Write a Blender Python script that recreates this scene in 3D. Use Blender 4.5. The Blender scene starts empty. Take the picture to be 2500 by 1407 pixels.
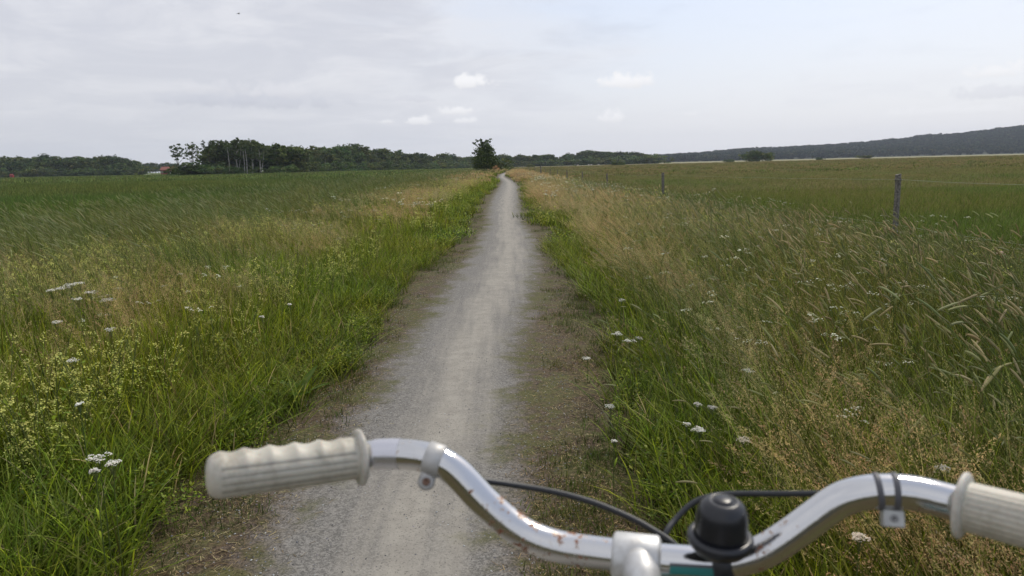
import bpy, bmesh, math, random
import numpy as np
from mathutils import Vector, Matrix, Quaternion

random.seed(7); rng = np.random.default_rng(7)
sc = bpy.context.scene
R = math.radians

# ------------------------------------------------------------------ camera
F, PW, PH = 1888.0, 2500.0, 1407.0
CAM = np.array([0.0, 0.0, 1.4])
PITCH, ROLL, YAW = math.atan((703.5-404)/F), 0.020, -0.0079
_f = np.array([math.sin(-YAW)*math.cos(PITCH), math.cos(YAW)*math.cos(PITCH), -math.sin(PITCH)])
_r0 = np.cross(_f, [0, 0, 1]); _r0 /= np.linalg.norm(_r0); _u0 = np.cross(_r0, _f)
_r = _r0*math.cos(ROLL)-_u0*math.sin(ROLL); _u = _u0*math.cos(ROLL)+_r0*math.sin(ROLL)
cd = bpy.data.cameras.new('camera'); cam = bpy.data.objects.new('camera', cd)
sc.collection.objects.link(cam); sc.camera = cam
cd.sensor_width = 36; cd.lens = F/PW*36; cd.clip_start = 0.02; cd.clip_end = 9000
cd.dof.use_dof = True; cd.dof.focus_distance = 7.0; cd.dof.aperture_fstop = 11
cam.matrix_world = Matrix(((_r[0], _u[0], -_f[0], CAM[0]), (_r[1], _u[1], -_f[1], CAM[1]),
                           (_r[2], _u[2], -_f[2], CAM[2]), (0, 0, 0, 1)))

def ray(px, py): return _f+_r*(px-PW/2)/F-_u*(py-PH/2)/F
def at(px, py, Z): return CAM+ray(px, py)*Z                    # point at optical depth Z
def gnd(px, py, h=0.0):
    v = ray(px, py); return CAM+v*((h-CAM[2])/v[2])
def hor(px): return 404.4+(1229-px)*0.0201                     # horizon row in photo pixels
def spot(px, Z):                                               # ground point under column px at depth Y=Z
    v = ray(px, hor(px)); return np.array([v[0]/v[1]*Z, Z])

# ------------------------------------------------------------------ sky, sun
SUN_EL, SUN_AZ = R(48), R(38)          # azimuth clockwise from +Y (the way we look)
w = bpy.data.worlds.new('World'); sc.world = w; w.use_nodes = True
nt = w.node_tree; nt.nodes.clear()
def N(nt, t, **kw):
    n = nt.nodes.new(t)
    for k, v in kw.items():
        if k.startswith('i_'):
            n.inputs[int(k[2:])].default_value = v
        else: setattr(n, k, v)
    return n
def M(nt, op, a, b=None, c=None, clamp=False):
    n = nt.nodes.new('ShaderNodeMath'); n.operation = op; n.use_clamp = clamp
    for i, v in enumerate((a, b, c)):
        if v is None: continue
        if isinstance(v, (int, float)): n.inputs[i].default_value = v
        else: nt.links.new(v, n.inputs[i])
    return n.outputs[0]
def VM(nt, op, a, b=None, out=0):
    n = nt.nodes.new('ShaderNodeVectorMath'); n.operation = op
    for i, v in enumerate((a, b)):
        if v is None: continue
        if isinstance(v, (tuple, list)): n.inputs[i].default_value = v
        else: nt.links.new(v, n.inputs[i])
    return n.outputs[out]
def SS(nt, x, lo, hi, a=0.0, b=1.0):
    n = nt.nodes.new('ShaderNodeMapRange'); n.interpolation_type = 'SMOOTHSTEP'
    nt.links.new(x, n.inputs[0])
    for i, v in enumerate((lo, hi, a, b)): n.inputs[i+1].default_value = v
    return n.outputs[0]
def MIX(nt, f, a, b, bt='MIX'):
    n = nt.nodes.new('ShaderNodeMix'); n.data_type = 'RGBA'; n.blend_type = bt; n.clamp_factor = True
    for i, v in ((0, f), (6, a), (7, b)):
        if isinstance(v, (int, float)): n.inputs[i].default_value = v
        elif isinstance(v, tuple): n.inputs[i].default_value = (*v[:3], 1)
        else: nt.links.new(v, n.inputs[i])
    return n.outputs[2]
def NOISE(nt, vec, scale, detail=4, rough=.55, dist=0.0, out=0):
    n = nt.nodes.new('ShaderNodeTexNoise'); n.inputs['Scale'].default_value = scale
    n.inputs['Detail'].default_value = detail; n.inputs['Roughness'].default_value = rough
    n.inputs['Distortion'].default_value = dist
    if vec is not None: nt.links.new(vec, n.inputs['Vector'])
    return n.outputs[out]

sky = N(nt, 'ShaderNodeTexSky', sky_type='NISHITA', sun_disc=False)
sky.sun_elevation = SUN_EL; sky.sun_rotation = SUN_AZ; sky.dust_density = 2.0; sky.air_density = 1.0
skys = VM(nt, 'SCALE', sky.outputs[0]); skys.node.inputs['Scale'].default_value = 1.0
tc = N(nt, 'ShaderNodeTexCoord').outputs['Generated']
sep = N(nt, 'ShaderNodeSeparateXYZ'); nt.links.new(tc, sep.inputs[0])
zz = M(nt, 'ADD', M(nt, 'MAXIMUM', sep.outputs[2], 0.0), 0.13)
pl = N(nt, 'ShaderNodeCombineXYZ')
nt.links.new(M(nt, 'DIVIDE', sep.outputs[0], zz), pl.inputs[0]); nt.links.new(M(nt, 'DIVIDE', sep.outputs[1], zz), pl.inputs[1])
n1 = NOISE(nt, pl.outputs[0], 0.75, 5, .5, .35); n2 = NOISE(nt, pl.outputs[0], 1.7, 6, .6, .5)
# a veil of high cloud, thicker on the left; thin blue sky shows through to the right
side = SS(nt, sep.outputs[0], -0.30, 0.35, 0.42, -0.20)
veil = SS(nt, M(nt, 'ADD', M(nt, 'ADD', n1, M(nt, 'MULTIPLY', n2, 0.3)), side), 0.45, 1.0, .50, 1.0)
grey = SS(nt, M(nt, 'ADD', M(nt, 'MULTIPLY', n2, 1.0), M(nt, 'MULTIPLY', side, .35)), 0.42, 0.75)
ccol = MIX(nt, grey, (7.8, 7.9, 8.35), (6.2, 6.4, 7.1))
base = MIX(nt, veil, VM(nt, 'ADD', skys, (.9, 1.4, 2.6)), ccol)
haz = SS(nt, sep.outputs[2], 0.0, 0.22, .75, 0.0)
low = MIX(nt, SS(nt, sep.outputs[0], -.45, .35), (6.7, 6.8, 7.15), (8.3, 8.35, 8.75))
base = MIX(nt, haz, base, low)
def blob(px, py, wpx, hpx, amt, seed, col=(9.2, 9.2, 9.4)):
    global base
    d = ray(px, py); d /= np.linalg.norm(d)
    rt = np.cross(d, [0, 0, 1]); rt /= np.linalg.norm(rt); up = np.cross(rt, d)
    nz = NOISE(nt, VM(nt, 'ADD', tc, (seed, 0, 0)), 55, 6, .65)
    nc = M(nt, 'SUBTRACT', nz, .5)
    a = M(nt, 'DIVIDE', M(nt, 'SUBTRACT', VM(nt, 'DOT_PRODUCT', tc, tuple(rt), 1), 0.0), wpx/F/2)
    b0 = M(nt, 'DIVIDE', VM(nt, 'DOT_PRODUCT', tc, tuple(up), 1), hpx/F/2)
    b = M(nt, 'MAXIMUM', b0, M(nt, 'MULTIPLY', b0, -1.7))
    rr = M(nt, 'ADD', M(nt, 'SQRT', M(nt, 'ADD', M(nt, 'MULTIPLY', a, a), M(nt, 'MULTIPLY', b, b))), M(nt, 'MULTIPLY', nc, 2.9))
    front = SS(nt, VM(nt, 'DOT_PRODUCT', tc, tuple(d), 1), .8, .9)
    m = M(nt, 'MULTIPLY', M(nt, 'MULTIPLY', SS(nt, rr, .40, 1.12, 1.0, 0.0), amt), front)
    shade = MIX(nt, SS(nt, b0, -.55, .35), tuple(q*.9 for q in col), col)
    base = MIX(nt, m, base, shade)
blob(660, 252, 330, 46, .5, 1.3, (5.9, 6.1, 6.8)); blob(490, 245, 260, 40, .45, 2.3, (5.9, 6.1, 6.8))
blob(680, 225, 150, 50, .45, 2.9, (7.9, 7.9, 8.3)); blob(500, 215, 200, 40, .35, 6.9, (7.7, 7.7, 8.1))
blob(1152, 204, 112, 46, 1, 3.1); blob(1527, 203, 126, 50, 1, 4.7); blob(1110, 272, 84, 34, .9, 5.2)
blob(1130, 296, 70, 22, .7, 6.1); blob(1022, 296, 62, 28, .85, 7.4); blob(946, 297, 50, 20, .6, 8.8)
blob(1482, 290, 72, 44, .8, 9.9); blob(2430, 180, 150, 42, .8, 11.2); blob(1690, 280, 50, 20, .4, 12.5)
blob(2300, 275, 300, 30, .35, 13.5); blob(2440, 228, 200, 40, .3, 14.5, (6.2, 6.3, 7.0)); blob(1010, 243, 150, 26, .3, 15.5, (6.2, 6.3, 7.0))
bg = N(nt, 'ShaderNodeBackground'); bg.inputs[1].default_value = 0.100
nt.links.new(base, bg.inputs[0]); wo = N(nt, 'ShaderNodeOutputWorld'); nt.links.new(bg.outputs[0], wo.inputs[0])

sd = bpy.data.lights.new('sun', 'SUN'); sd.energy = 2.1; sd.angle = R(10); sd.color = (1, .93, .80)
so = bpy.data.objects.new('sun', sd); sc.collection.objects.link(so)
sdir = Vector((math.sin(SUN_AZ)*math.cos(SUN_EL), math.cos(SUN_AZ)*math.cos(SUN_EL), math.sin(SUN_EL)))
so.rotation_euler = sdir.to_track_quat('Z', 'Y').to_euler(); so.location = (0, 0, 50)

sc.render.engine = 'CYCLES'
sc.view_settings.view_transform = 'Standard'; sc.view_settings.look = 'None'
sc.view_settings.exposure = 0.10; sc.view_settings.gamma = 1; sc.view_settings.use_curve_mapping = False
sc.cycles.volume_bounces = 0; sc.cycles.max_bounces = 5; sc.cycles.diffuse_bounces = 3; sc.cycles.glossy_bounces = 3; sc.cycles.transmission_bounces = 3; sc.cycles.transparent_max_bounces = 4
sc.cycles.volume_step_rate = 5

# ------------------------------------------------------------------ helpers
def link(o): sc.collection.objects.link(o); return o
def tag(o, label=None, cat=None, group=None, kind=None):
    for k, v in (('label', label), ('category', cat), ('group', group), ('kind', kind)):
        if v: o[k] = v
    return o
def empty(name, loc, rz=0):
    o = bpy.data.objects.new(name, None); link(o); o.location = loc; o.rotation_euler = (0, 0, rz)
    o.empty_display_size = .1; return o
class MB:
    """collects vertices, faces and vertex colours"""
    def __init__(s): s.v = []; s.f = []; s.c = []
    def add(s, vs, fs, col=(1, 1, 1)):
        n = len(s.v); s.v.extend([tuple(map(float, q)) for q in vs]); s.f.extend([tuple(n+i for i in q) for q in fs])
        if isinstance(col, list): s.c.extend(col)
        else: s.c.extend([col]*len(vs))
    def mesh(s, name, mat, smooth=False):
        me = bpy.data.meshes.new(name); me.from_pydata(s.v, [], s.f)
        a = me.color_attributes.new('Col', 'FLOAT_COLOR', 'POINT')
        arr = np.ones((len(s.v), 4), np.float32); arr[:, :3] = np.array(s.c, np.float32); a.data.foreach_set('color', arr.ravel())
        me.materials.append(mat)
        if smooth: me.polygons.foreach_set('use_smooth', [True]*len(me.polygons))
        me.update(); return me
    def build(s, name, mat, parent=None, smooth=False, origin=None):
        if origin is not None: s.v = [tuple(np.array(q)-origin) for q in s.v]
        o = bpy.data.objects.new(name, s.mesh(name, mat, smooth)); link(o)
        if parent: o.parent = parent
        if origin is not None: o.location = origin
        return o
    def tube(s, pts, rad, n=8, col=(1, 1, 1), cap=True):
        P = [np.array(p, float) for p in pts]; m = len(P)
        rad = [rad]*m if isinstance(rad, (int, float)) else rad
        T = [P[min(i+1, m-1)]-P[max(i-1, 0)] for i in range(m)]; T = [t/np.linalg.norm(t) for t in T]
        a = np.cross(T[0], [0, 0, 1]); a = np.cross(T[0], [1, 0, 0]) if np.linalg.norm(a) < .1 else a
        a /= np.linalg.norm(a); vs = []
        for i in range(m):
            a = a-T[i]*(a@T[i]); a /= np.linalg.norm(a); b = np.cross(T[i], a)
            for k in range(n):
                t = 2*math.pi*k/n; vs.append(P[i]+rad[i]*(a*math.cos(t)+b*math.sin(t)))
        fs = [(i*n+k, i*n+(k+1) % n, (i+1)*n+(k+1) % n, (i+1)*n+k) for i in range(m-1) for k in range(n)]
        if cap: fs += [tuple(range(n))[::-1], tuple((m-1)*n+k for k in range(n))]
        s.add(vs, fs, col)
    def lathe(s, base, axis, prof, n=24, col=(1, 1, 1)):
        ax = np.array(axis, float); ax /= np.linalg.norm(ax); a = np.cross(ax, [0, 0, 1])
        a = np.cross(ax, [1, 0, 0]) if np.linalg.norm(a) < .1 else a; a /= np.linalg.norm(a); b = np.cross(ax, a)
        vs = []
        for r_, h in prof:
            for k in range(n):
                t = 2*math.pi*k/n; vs.append(np.array(base)+ax*h+r_*(a*math.cos(t)+b*math.sin(t)))
        m = len(prof)
        fs = [(i*n+k, i*n+(k+1) % n, (i+1)*n+(k+1) % n, (i+1)*n+k) for i in range(m-1) for k in range(n)]
        fs += [tuple(range(n))[::-1], tuple((m-1)*n+k for k in range(n))]
        s.add(vs, fs, col)
    def box(s, c, sx, sy, sz, col=(1, 1, 1), X=(1, 0, 0), Y=(0, 1, 0), Z=(0, 0, 1)):
        c, X, Y, Z = (np.array(q, float) for q in (c, X, Y, Z))
        vs = [c+X*i*sx/2+Y*j*sy/2+Z*k*sz/2 for i in (-1, 1) for j in (-1, 1) for k in (-1, 1)]
        s.add(vs, [(0, 1, 3, 2), (4, 6, 7, 5), (0, 4, 5, 1), (2, 3, 7, 6), (0, 2, 6, 4), (1, 5, 7, 3)], col)
def smooth_pts(P, k=6):
    P = [np.array(p, float) for p in P]; out = []
    Q = [2*P[0]-P[1]]+P+[2*P[-1]-P[-2]]
    for i in range(1, len(Q)-2):
        for j in range(k):
            t = j/k; a, b, c, d = Q[i-1:i+3]
            out.append(.5*((2*b)+(-a+c)*t+(2*a-5*b+4*c-d)*t*t+(-a+3*b-3*c+d)*t**3))
    out.append(P[-1]); return out
def sm(x, a, b):
    t = np.clip((x-a)/(b-a), 0, 1); return t*t*(3-2*t)

# ------------------------------------------------------------------ materials
def newmat(name):
    m = bpy.data.materials.new(name); m.use_nodes = True; nt = m.node_tree
    p = nt.nodes['Principled BSDF']; return m, nt, p
def foliage(name, trans=.35, noise=.8, rough=.6, var=.5, warm=(1.25, 1.0, .7), cool=(.75, .95, .85)):
    m, nt, p = newmat(name); out = nt.nodes['Material Output']
    col = N(nt, 'ShaderNodeAttribute', attribute_name='Col').outputs['Color']
    oi = N(nt, 'ShaderNodeObjectInfo').outputs['Random']
    pos = N(nt, 'ShaderNodeNewGeometry').outputs['Position']
    nz = NOISE(nt, pos, noise, 3, .6)
    f = M(nt, 'ADD', SS(nt, nz, .3, .7), M(nt, 'MULTIPLY', M(nt, 'SUBTRACT', oi, .5), var))
    tint = MIX(nt, f, cool, warm)
    c = MIX(nt, 1.0, col, tint, 'MULTIPLY')
    val = M(nt, 'ADD', M(nt, 'MULTIPLY', M(nt, 'FRACT', M(nt, 'MULTIPLY', oi, 17.3)), .5), .75)
    sc_ = nt.nodes.new('ShaderNodeVectorMath'); sc_.operation = 'SCALE'; nt.links.new(c, sc_.inputs[0]); nt.links.new(val, sc_.inputs['Scale'])
    c = sc_.outputs[0]
    nt.links.new(c, p.inputs['Base Color']); p.inputs['Roughness'].default_value = rough
    p.inputs['Specular IOR Level'].default_value = .12
    tr = N(nt, 'ShaderNodeBsdfTranslucent'); nt.links.new(c, tr.inputs[0])
    mx = N(nt, 'ShaderNodeMixShader'); mx.inputs[0].default_value = trans
    nt.links.new(p.outputs[0], mx.inputs[1]); nt.links.new(tr.outputs[0], mx.inputs[2]); nt.links.new(mx.outputs[0], out.inputs[0])
    return m
def plain(name, col, rough=.6, metal=0, bump=0, bscale=80, var=0.0, vcol=None, spec=.5):
    m, nt, p = newmat(name); p.inputs['Roughness'].default_value = rough; p.inputs['Metallic'].default_value = metal
    p.inputs['Specular IOR Level'].default_value = spec
    tcn = N(nt, 'ShaderNodeTexCoord').outputs['Object']; nz = NOISE(nt, tcn, bscale, 5, .6)
    c2 = vcol or tuple(q*(1-var) for q in col)
    nt.links.new(MIX(nt, SS(nt, nz, .35, .7), col, c2), p.inputs['Base Color'])
    if bump:
        b = N(nt, 'ShaderNodeBump'); b.inputs['Strength'].default_value = bump; b.inputs['Distance'].default_value = .002
        nt.links.new(nz, b.inputs['Height']); nt.links.new(b.outputs[0], p.inputs['Normal'])
    return m
m_grass = foliage('grass_blades', .35, .55, .5, .5, (1.15, 1.02, .78), (.86, .98, .82))
m_crop = foliage('crop_blades', .3, .05, .6, .4, (1.1, 1.0, .8), (.85, .97, .95))
m_past = foliage('pasture_blades', .3, .12, .6, .6, (1.08, 1.0, .85), (.78, 1.0, .75))
m_flower = foliage('flower_petals', .2, .5, .6, .1, (1.03, 1, .96), (.97, 1, .98))
m_head = foliage('seed_heads', .15, .5, .7, .15, (1.06, 1, .92), (.95, 1, .95))
m_leaf = foliage('tree_leaves', .25, .04, .6, .6, (1.15, 1.0, .8), (.85, .98, .95))
m_bark = plain('bark', (.10, .08, .06), .9, bump=.6, bscale=6, var=.5)
m_birch = plain('birch_bark', (.38, .37, .33), .7, bump=.2, bscale=3, vcol=(.12, .11, .10))
m_post = plain('weathered_wood', (.20, .185, .16), .9, bump=1.0, bscale=30, vcol=(.055, .05, .045))
m_wire = plain('fence_wire', (.30, .33, .24), .6, 0.0)

# ------------------------------------------------------------------ terrain
def g(x, y):
    x = np.asarray(x, float); y = np.asarray(y, float)
    return 0.0046*np.maximum(0, x-15)**1.0*sm(y, 10, 120)-.36*sm(x, 2.6, 6.2)*sm(y, 16, 50)*(1-sm(y, 140, 260))*(1-sm(x, 30, 120))
xs = np.unique(np.concatenate([np.linspace(-3200, -400, 15), np.linspace(-400, -20, 39), np.linspace(-20, 20, 41), np.linspace(20, 500, 49), np.linspace(500, 3200, 15)]))
ys = np.unique(np.concatenate([np.linspace(-160, -10, 8), np.linspace(-10, 60, 71), np.linspace(60, 500, 56), np.linspace(500, 3400, 15)]))
GX, GY = np.meshgrid(xs, ys); GZ = g(GX, GY)
me = bpy.data.meshes.new('ground'); nx, ny = len(xs), len(ys)
me.from_pydata(list(zip(GX.ravel(), GY.ravel(), GZ.ravel())), [], [(j*nx+i, j*nx+i+1, (j+1)*nx+i+1, (j+1)*nx+i) for j in range(ny-1) for i in range(nx-1)])
me.polygons.foreach_set('use_smooth', [True]*len(me.polygons))
m_gr, nt, p = newmat('field_ground'); p.inputs['Roughness'].default_value = .95; p.inputs['Specular IOR Level'].default_value = .1
geo = N(nt, 'ShaderNodeNewGeometry').outputs['Position']; sp = N(nt, 'ShaderNodeSeparateXYZ'); nt.links.new(geo, sp.inputs[0])
nf = NOISE(nt, geo, 3.0, 6, .7); nb = NOISE(nt, geo, .06, 4, .6)
soil = MIX(nt, SS(nt, nf, .4, .65), (.045, .045, .02), (.075, .07, .035))
crop = MIX(nt, SS(nt, nf, .35, .65), (.11, .145, .038), (.14, .175, .05))
past = MIX(nt, SS(nt, M(nt, 'ADD', M(nt, 'MULTIPLY', nb, .7), M(nt, 'MULTIPLY', nf, .3)), .38, .62), (.12, .135, .035), (.20, .17, .08))
pale = MIX(nt, SS(nt, nb, .35, .65), (.30, .27, .16), (.18, .18, .09))
farm = SS(nt, sp.outputs[1], 330, 460); past = MIX(nt, farm, past, pale)
isleft = SS(nt, sp.outputs[0], -9.0, -6.5, 1.0, 0.0)
fieldc = MIX(nt, isleft, past, crop)
nearm = SS(nt, sp.outputs[1], 35, 90)
nt.links.new(MIX(nt, nearm, soil, fieldc), p.inputs['Base Color'])
me.materials.append(m_gr); ground = link(bpy.data.objects.new('ground', me)); tag(ground, kind='structure')

# path: edges measured on the ground
PL = np.array([(-3, -.95), (2.5, -.93), (3.2, -.99), (4.4, -.89), (5.9, -.9), (9, -.75), (12.5, -.59), (15.7, -.55), (19, -.49), (25, -.59), (35, -.56), (52, -.36), (66, -.17), (80, -.4), (95, -.73), (120, -.66), (150, .1), (190, 1.5), (260, 2.5)])
PR = np.array([(-3, .02), (2.5, .04), (3.2, .06), (4.4, .12), (5.9, .16), (9, .43), (12.5, .60), (15.5, .60), (18.9, .52), (25, .58), (35, .75), (52, 1.0), (66, .97), (80, .62), (95, .25), (120, .35), (150, 1.1), (190, 2.5), (260, 3.5)])
el = lambda y: np.interp(y, PL[:, 0], PL[:, 1]); er = lambda y: np.interp(y, PR[:, 0], PR[:, 1])
yy = np.concatenate([np.arange(-3, 14, .2), np.arange(14, 60, .6), np.arange(60, 261, 2)])
NL = 29; V = []; E_ = []; C_ = []
for y in yy:
    a, b = el(y), er(y); c, h = (a+b)/2, (b-a)/2
    for k in range(NL):
        t = (k/(NL-1)*2-1); off = t*(h+1.3); V.append((c+off, y, .004+.012*(1-min(1, abs(off)/(h+.3))**2)+float(g(c+off, y))))
        E_.append(abs(off)-h); C_.append(off/h)
me = bpy.data.meshes.new('path'); me.from_pydata(V, [], [(j*NL+i, j*NL+i+1, (j+1)*NL+i+1, (j+1)*NL+i) for j in range(len(yy)-1) for i in range(NL-1)])
for nm, dat in (('edge', E_), ('lat', C_)):
    at_ = me.attributes.new(nm, 'FLOAT', 'POINT'); at_.data.foreach_set('value', dat)
me.polygons.foreach_set('use_smooth', [True]*len(me.polygons))
m_path, nt, p = newmat('gravel_path'); p.inputs['Roughness'].default_value = .9; p.inputs['Specular IOR Level'].default_value = .2
pos = N(nt, 'ShaderNodeNewGeometry').outputs['Position']
edge = N(nt, 'ShaderNodeAttribute', attribute_name='edge').outputs['Fac']; lat = N(nt, 'ShaderNodeAttribute', attribute_name='lat').outputs['Fac']
mp = N(nt, 'ShaderNodeMapping'); mp.inputs['Scale'].default_value = (1.3, .07, 1); nt.links.new(pos, mp.inputs[0])
big = NOISE(nt, pos, 1.7, 5, .6); med = NOISE(nt, pos, 9, 5, .65); strk = NOISE(nt, mp.outputs[0], 9, 4, .6)
vor = N(nt, 'ShaderNodeTexVoronoi'); vor.inputs['Scale'].default_value = 190; nt.links.new(pos, vor.inputs['Vector'])
vor2 = N(nt, 'ShaderNodeTexVoronoi'); vor2.inputs['Scale'].default_value = 85; nt.links.new(pos, vor2.inputs['Vector'])
sepc = N(nt, 'ShaderNodeSeparateColor'); nt.links.new(vor.outputs['Color'], sepc.inputs[0])
sepd = N(nt, 'ShaderNodeSeparateColor'); nt.links.new(vor2.outputs['Color'], sepd.inputs[0])
gsel = M(nt, 'ADD', M(nt, 'MULTIPLY', sepc.outputs[0], .6), M(nt, 'MULTIPLY', sepd.outputs[0], .4))
grav = MIX(nt, SS(nt, gsel, .15, .85), (.115, .110, .100), (.250, .238, .217))
worn = MIX(nt, SS(nt, med, .3, .7), (.282, .262, .226), (.342, .32, .276))
worn = MIX(nt, SS(nt, sepc.outputs[1], .90, .96, 0, .8), worn, (.13, .12, .105))
wm = M(nt, 'SUBTRACT', 1.0, M(nt, 'ABSOLUTE', M(nt, 'SUBTRACT', lat, .12)))
wm = M(nt, 'ADD', wm, M(nt, 'ADD', M(nt, 'MULTIPLY', M(nt, 'SUBTRACT', strk, .5), 1.2), M(nt, 'MULTIPLY', M(nt, 'SUBTRACT', big, .5), .7)))
c = MIX(nt, SS(nt, wm, .30, 1.05, 0, .95), grav, worn)
soilc = MIX(nt, SS(nt, gsel, .2, .8), (.035, .024, .015), (.135, .095, .062))
moss = MIX(nt, SS(nt, sepc.outputs[1], .2, .8), (.055, .07, .018), (.13, .135, .04))
soilc = MIX(nt, SS(nt, M(nt, 'ADD', M(nt, 'MULTIPLY', med, .5), M(nt, 'MULTIPLY', big, .5)), .43, .58, 0, .65), soilc, moss)
em = M(nt, 'ADD', edge, M(nt, 'ADD', M(nt, 'MULTIPLY', M(nt, 'SUBTRACT', big, .5), .7), M(nt, 'MULTIPLY', M(nt, 'SUBTRACT', med, .5), .45)))
c = MIX(nt, SS(nt, em, -.26, .08), c, soilc)
nt.links.new(c, p.inputs['Base Color'])
bp = N(nt, 'ShaderNodeBump'); bp.inputs['Strength'].default_value = .7; bp.inputs['Distance'].default_value = .006
hh = M(nt, 'ADD', M(nt, 'MULTIPLY', gsel, .6), M(nt, 'MULTIPLY', med, 1.6)); nt.links.new(hh, bp.inputs['Height']); nt.links.new(bp.outputs[0], p.inputs['Normal'])
me.materials.append(m_path); path = link(bpy.data.objects.new('path', me)); tag(path, kind='structure')

# ------------------------------------------------------------------ hill with its wood (far right)
prof = np.array([(1440, 399), (1520, 391), (1600, 380), (1700, 374), (1800, 364), (1900, 360), (2000, 355), (2100, 348), (2200, 339), (2240, 331), (2300, 329), (2400, 320), (2470, 309), (2560, 309), (2700, 312), (2900, 330), (3100, 352)])
NU, NVv = 84, 14; V = []
ups = np.linspace(1440, 3100, NU)
def hill_pt(px, v):
    Z = 1250+1000*v; x, y = spot(px, Z)
    Zr = 1250+1000*.6
    top = (hor(px)-np.interp(px, prof[:, 0], prof[:, 1]))*Zr/F+1.4-10
    base_h = float(g(x, y)); top = max(top, base_h+1)
    k = sm(v, 0, .6) if v < .6 else 1-sm(v, .6, 1.05)
    return (x, y, base_h+(top-base_h)*(v/.6 if v < .6 else 1)*(.55+.45*k) if v < .6 else base_h+(top-base_h)*k)
for j in range(NVv):
    for px in ups: V.append(hill_pt(px, j/(NVv-1)))
me = bpy.data.meshes.new('hill'); me.from_pydata(V, [], [(j*NU+i, j*NU+i+1, (j+1)*NU+i+1, (j+1)*NU+i) for j in range(NVv-1) for i in range(NU-1)])
me.materials.append(plain('hill_floor', (.03, .04, .018), .95)); tag(link(bpy.data.objects.new('hill', me)), kind='structure')

# ------------------------------------------------------------------ scatter with geometry nodes (only for what nobody could count)
def scatter(name, label, cat, pts, rot, scl, idx, variants, parent=None):
    col = bpy.data.collections.new(name+'_variants')
    for i, me in enumerate(variants):
        o = bpy.data.objects.new('%s_kind%02d' % (name, i), me); col.objects.link(o)
    pts = np.asarray(pts, np.float32); n = len(pts)
    me = bpy.data.meshes.new(name); me.vertices.add(n); me.vertices.foreach_set('co', pts.ravel())
    for nm, ty, dat in (('rot', 'FLOAT_VECTOR', rot), ('scl', 'FLOAT_VECTOR', scl), ('idx', 'INT', idx)):
        a = me.attributes.new(nm, ty, 'POINT'); dat = np.asarray(dat, np.int32 if ty == 'INT' else np.float32)
        a.data.foreach_set('value' if ty == 'INT' else 'vector', dat.ravel())
    me.update(); o = link(bpy.data.objects.new(name, me)); tag(o, label, cat, kind='stuff')
    gt = bpy.data.node_groups.new(name+'_scatter', 'GeometryNodeTree')
    gt.interface.new_socket('Geometry', in_out='INPUT', socket_type='NodeSocketGeometry')
    gt.interface.new_socket('Geometry', in_out='OUTPUT', socket_type='NodeSocketGeometry')
    gi = gt.nodes.new('NodeGroupInput'); go = gt.nodes.new('NodeGroupOutput'); ip = gt.nodes.new('GeometryNodeInstanceOnPoints')
    ci = gt.nodes.new('GeometryNodeCollectionInfo'); ci.inputs['Collection'].default_value = col
    ci.inputs['Separate Children'].default_value = True; ci.inputs['Reset Children'].default_value = True
    def na(nm, ty):
        q = gt.nodes.new('GeometryNodeInputNamedAttribute'); q.data_type = ty; q.inputs['Name'].default_value = nm
        return q.outputs['Attribute']
    L = gt.links.new; L(gi.outputs[0], ip.inputs['Points']); L(ci.outputs[0], ip.inputs['Instance'])
    ip.inputs['Pick Instance'].default_value = True
    L(na('idx', 'INT'), ip.inputs['Instance Index']); L(na('rot', 'FLOAT_VECTOR'), ip.inputs['Rotation']); L(na('scl', 'FLOAT_VECTOR'), ip.inputs['Scale'])
    L(ip.outputs[0], go.inputs[0]); md = o.modifiers.new('scatter', 'NODES'); md.node_group = gt
    return o

# ------------------------------------------------------------------ plant meshes
def vary(c, a=.2):
    a = a*1.0
    k = 1+random.uniform(-a, a); return (c[0]*k*(1+random.uniform(-.08, .08)), c[1]*k, c[2]*k*(1+random.uniform(-.1, .1)))
def line(p, L, az, lean, bend, n=4):
    pts = [np.array(p, float)]; d = np.array([math.cos(az), math.sin(az)])
    for i in range(n):
        th = lean+bend*(i+.5)/n; s = L/n
        pts.append(pts[-1]+np.array([d[0]*math.sin(th)*s, d[1]*math.sin(th)*s, math.cos(th)*s]))
    return pts
def blade(mb, p, L, w, az, lean, bend, c0, c1, n=3):
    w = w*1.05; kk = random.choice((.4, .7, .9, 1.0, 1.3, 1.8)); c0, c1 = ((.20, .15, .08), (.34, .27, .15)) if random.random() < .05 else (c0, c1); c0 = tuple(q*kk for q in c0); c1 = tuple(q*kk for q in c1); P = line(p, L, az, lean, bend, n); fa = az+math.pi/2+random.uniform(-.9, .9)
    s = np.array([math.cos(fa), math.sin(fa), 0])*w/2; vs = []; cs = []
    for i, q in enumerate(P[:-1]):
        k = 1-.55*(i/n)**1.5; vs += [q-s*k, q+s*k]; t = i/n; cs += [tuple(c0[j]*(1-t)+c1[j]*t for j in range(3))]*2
    vs.append(P[-1]); cs.append(c1)
    fs = [(2*i, 2*i+1, 2*i+3, 2*i+2) for i in range(n-1)]+[(2*n-2, 2*n-1, 2*n)]
    mb.add(vs, fs, cs); return P
def wind_az(k):
    return math.pi+random.gauss(0, .75) if random.random() < k else random.uniform(0, 6.283)
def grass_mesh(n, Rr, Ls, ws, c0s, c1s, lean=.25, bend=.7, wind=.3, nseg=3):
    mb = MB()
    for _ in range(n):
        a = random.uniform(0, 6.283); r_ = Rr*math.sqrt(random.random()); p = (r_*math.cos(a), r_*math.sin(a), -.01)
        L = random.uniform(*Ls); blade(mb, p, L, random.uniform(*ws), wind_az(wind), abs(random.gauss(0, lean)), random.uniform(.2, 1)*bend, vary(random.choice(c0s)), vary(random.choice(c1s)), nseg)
    return mb
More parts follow.
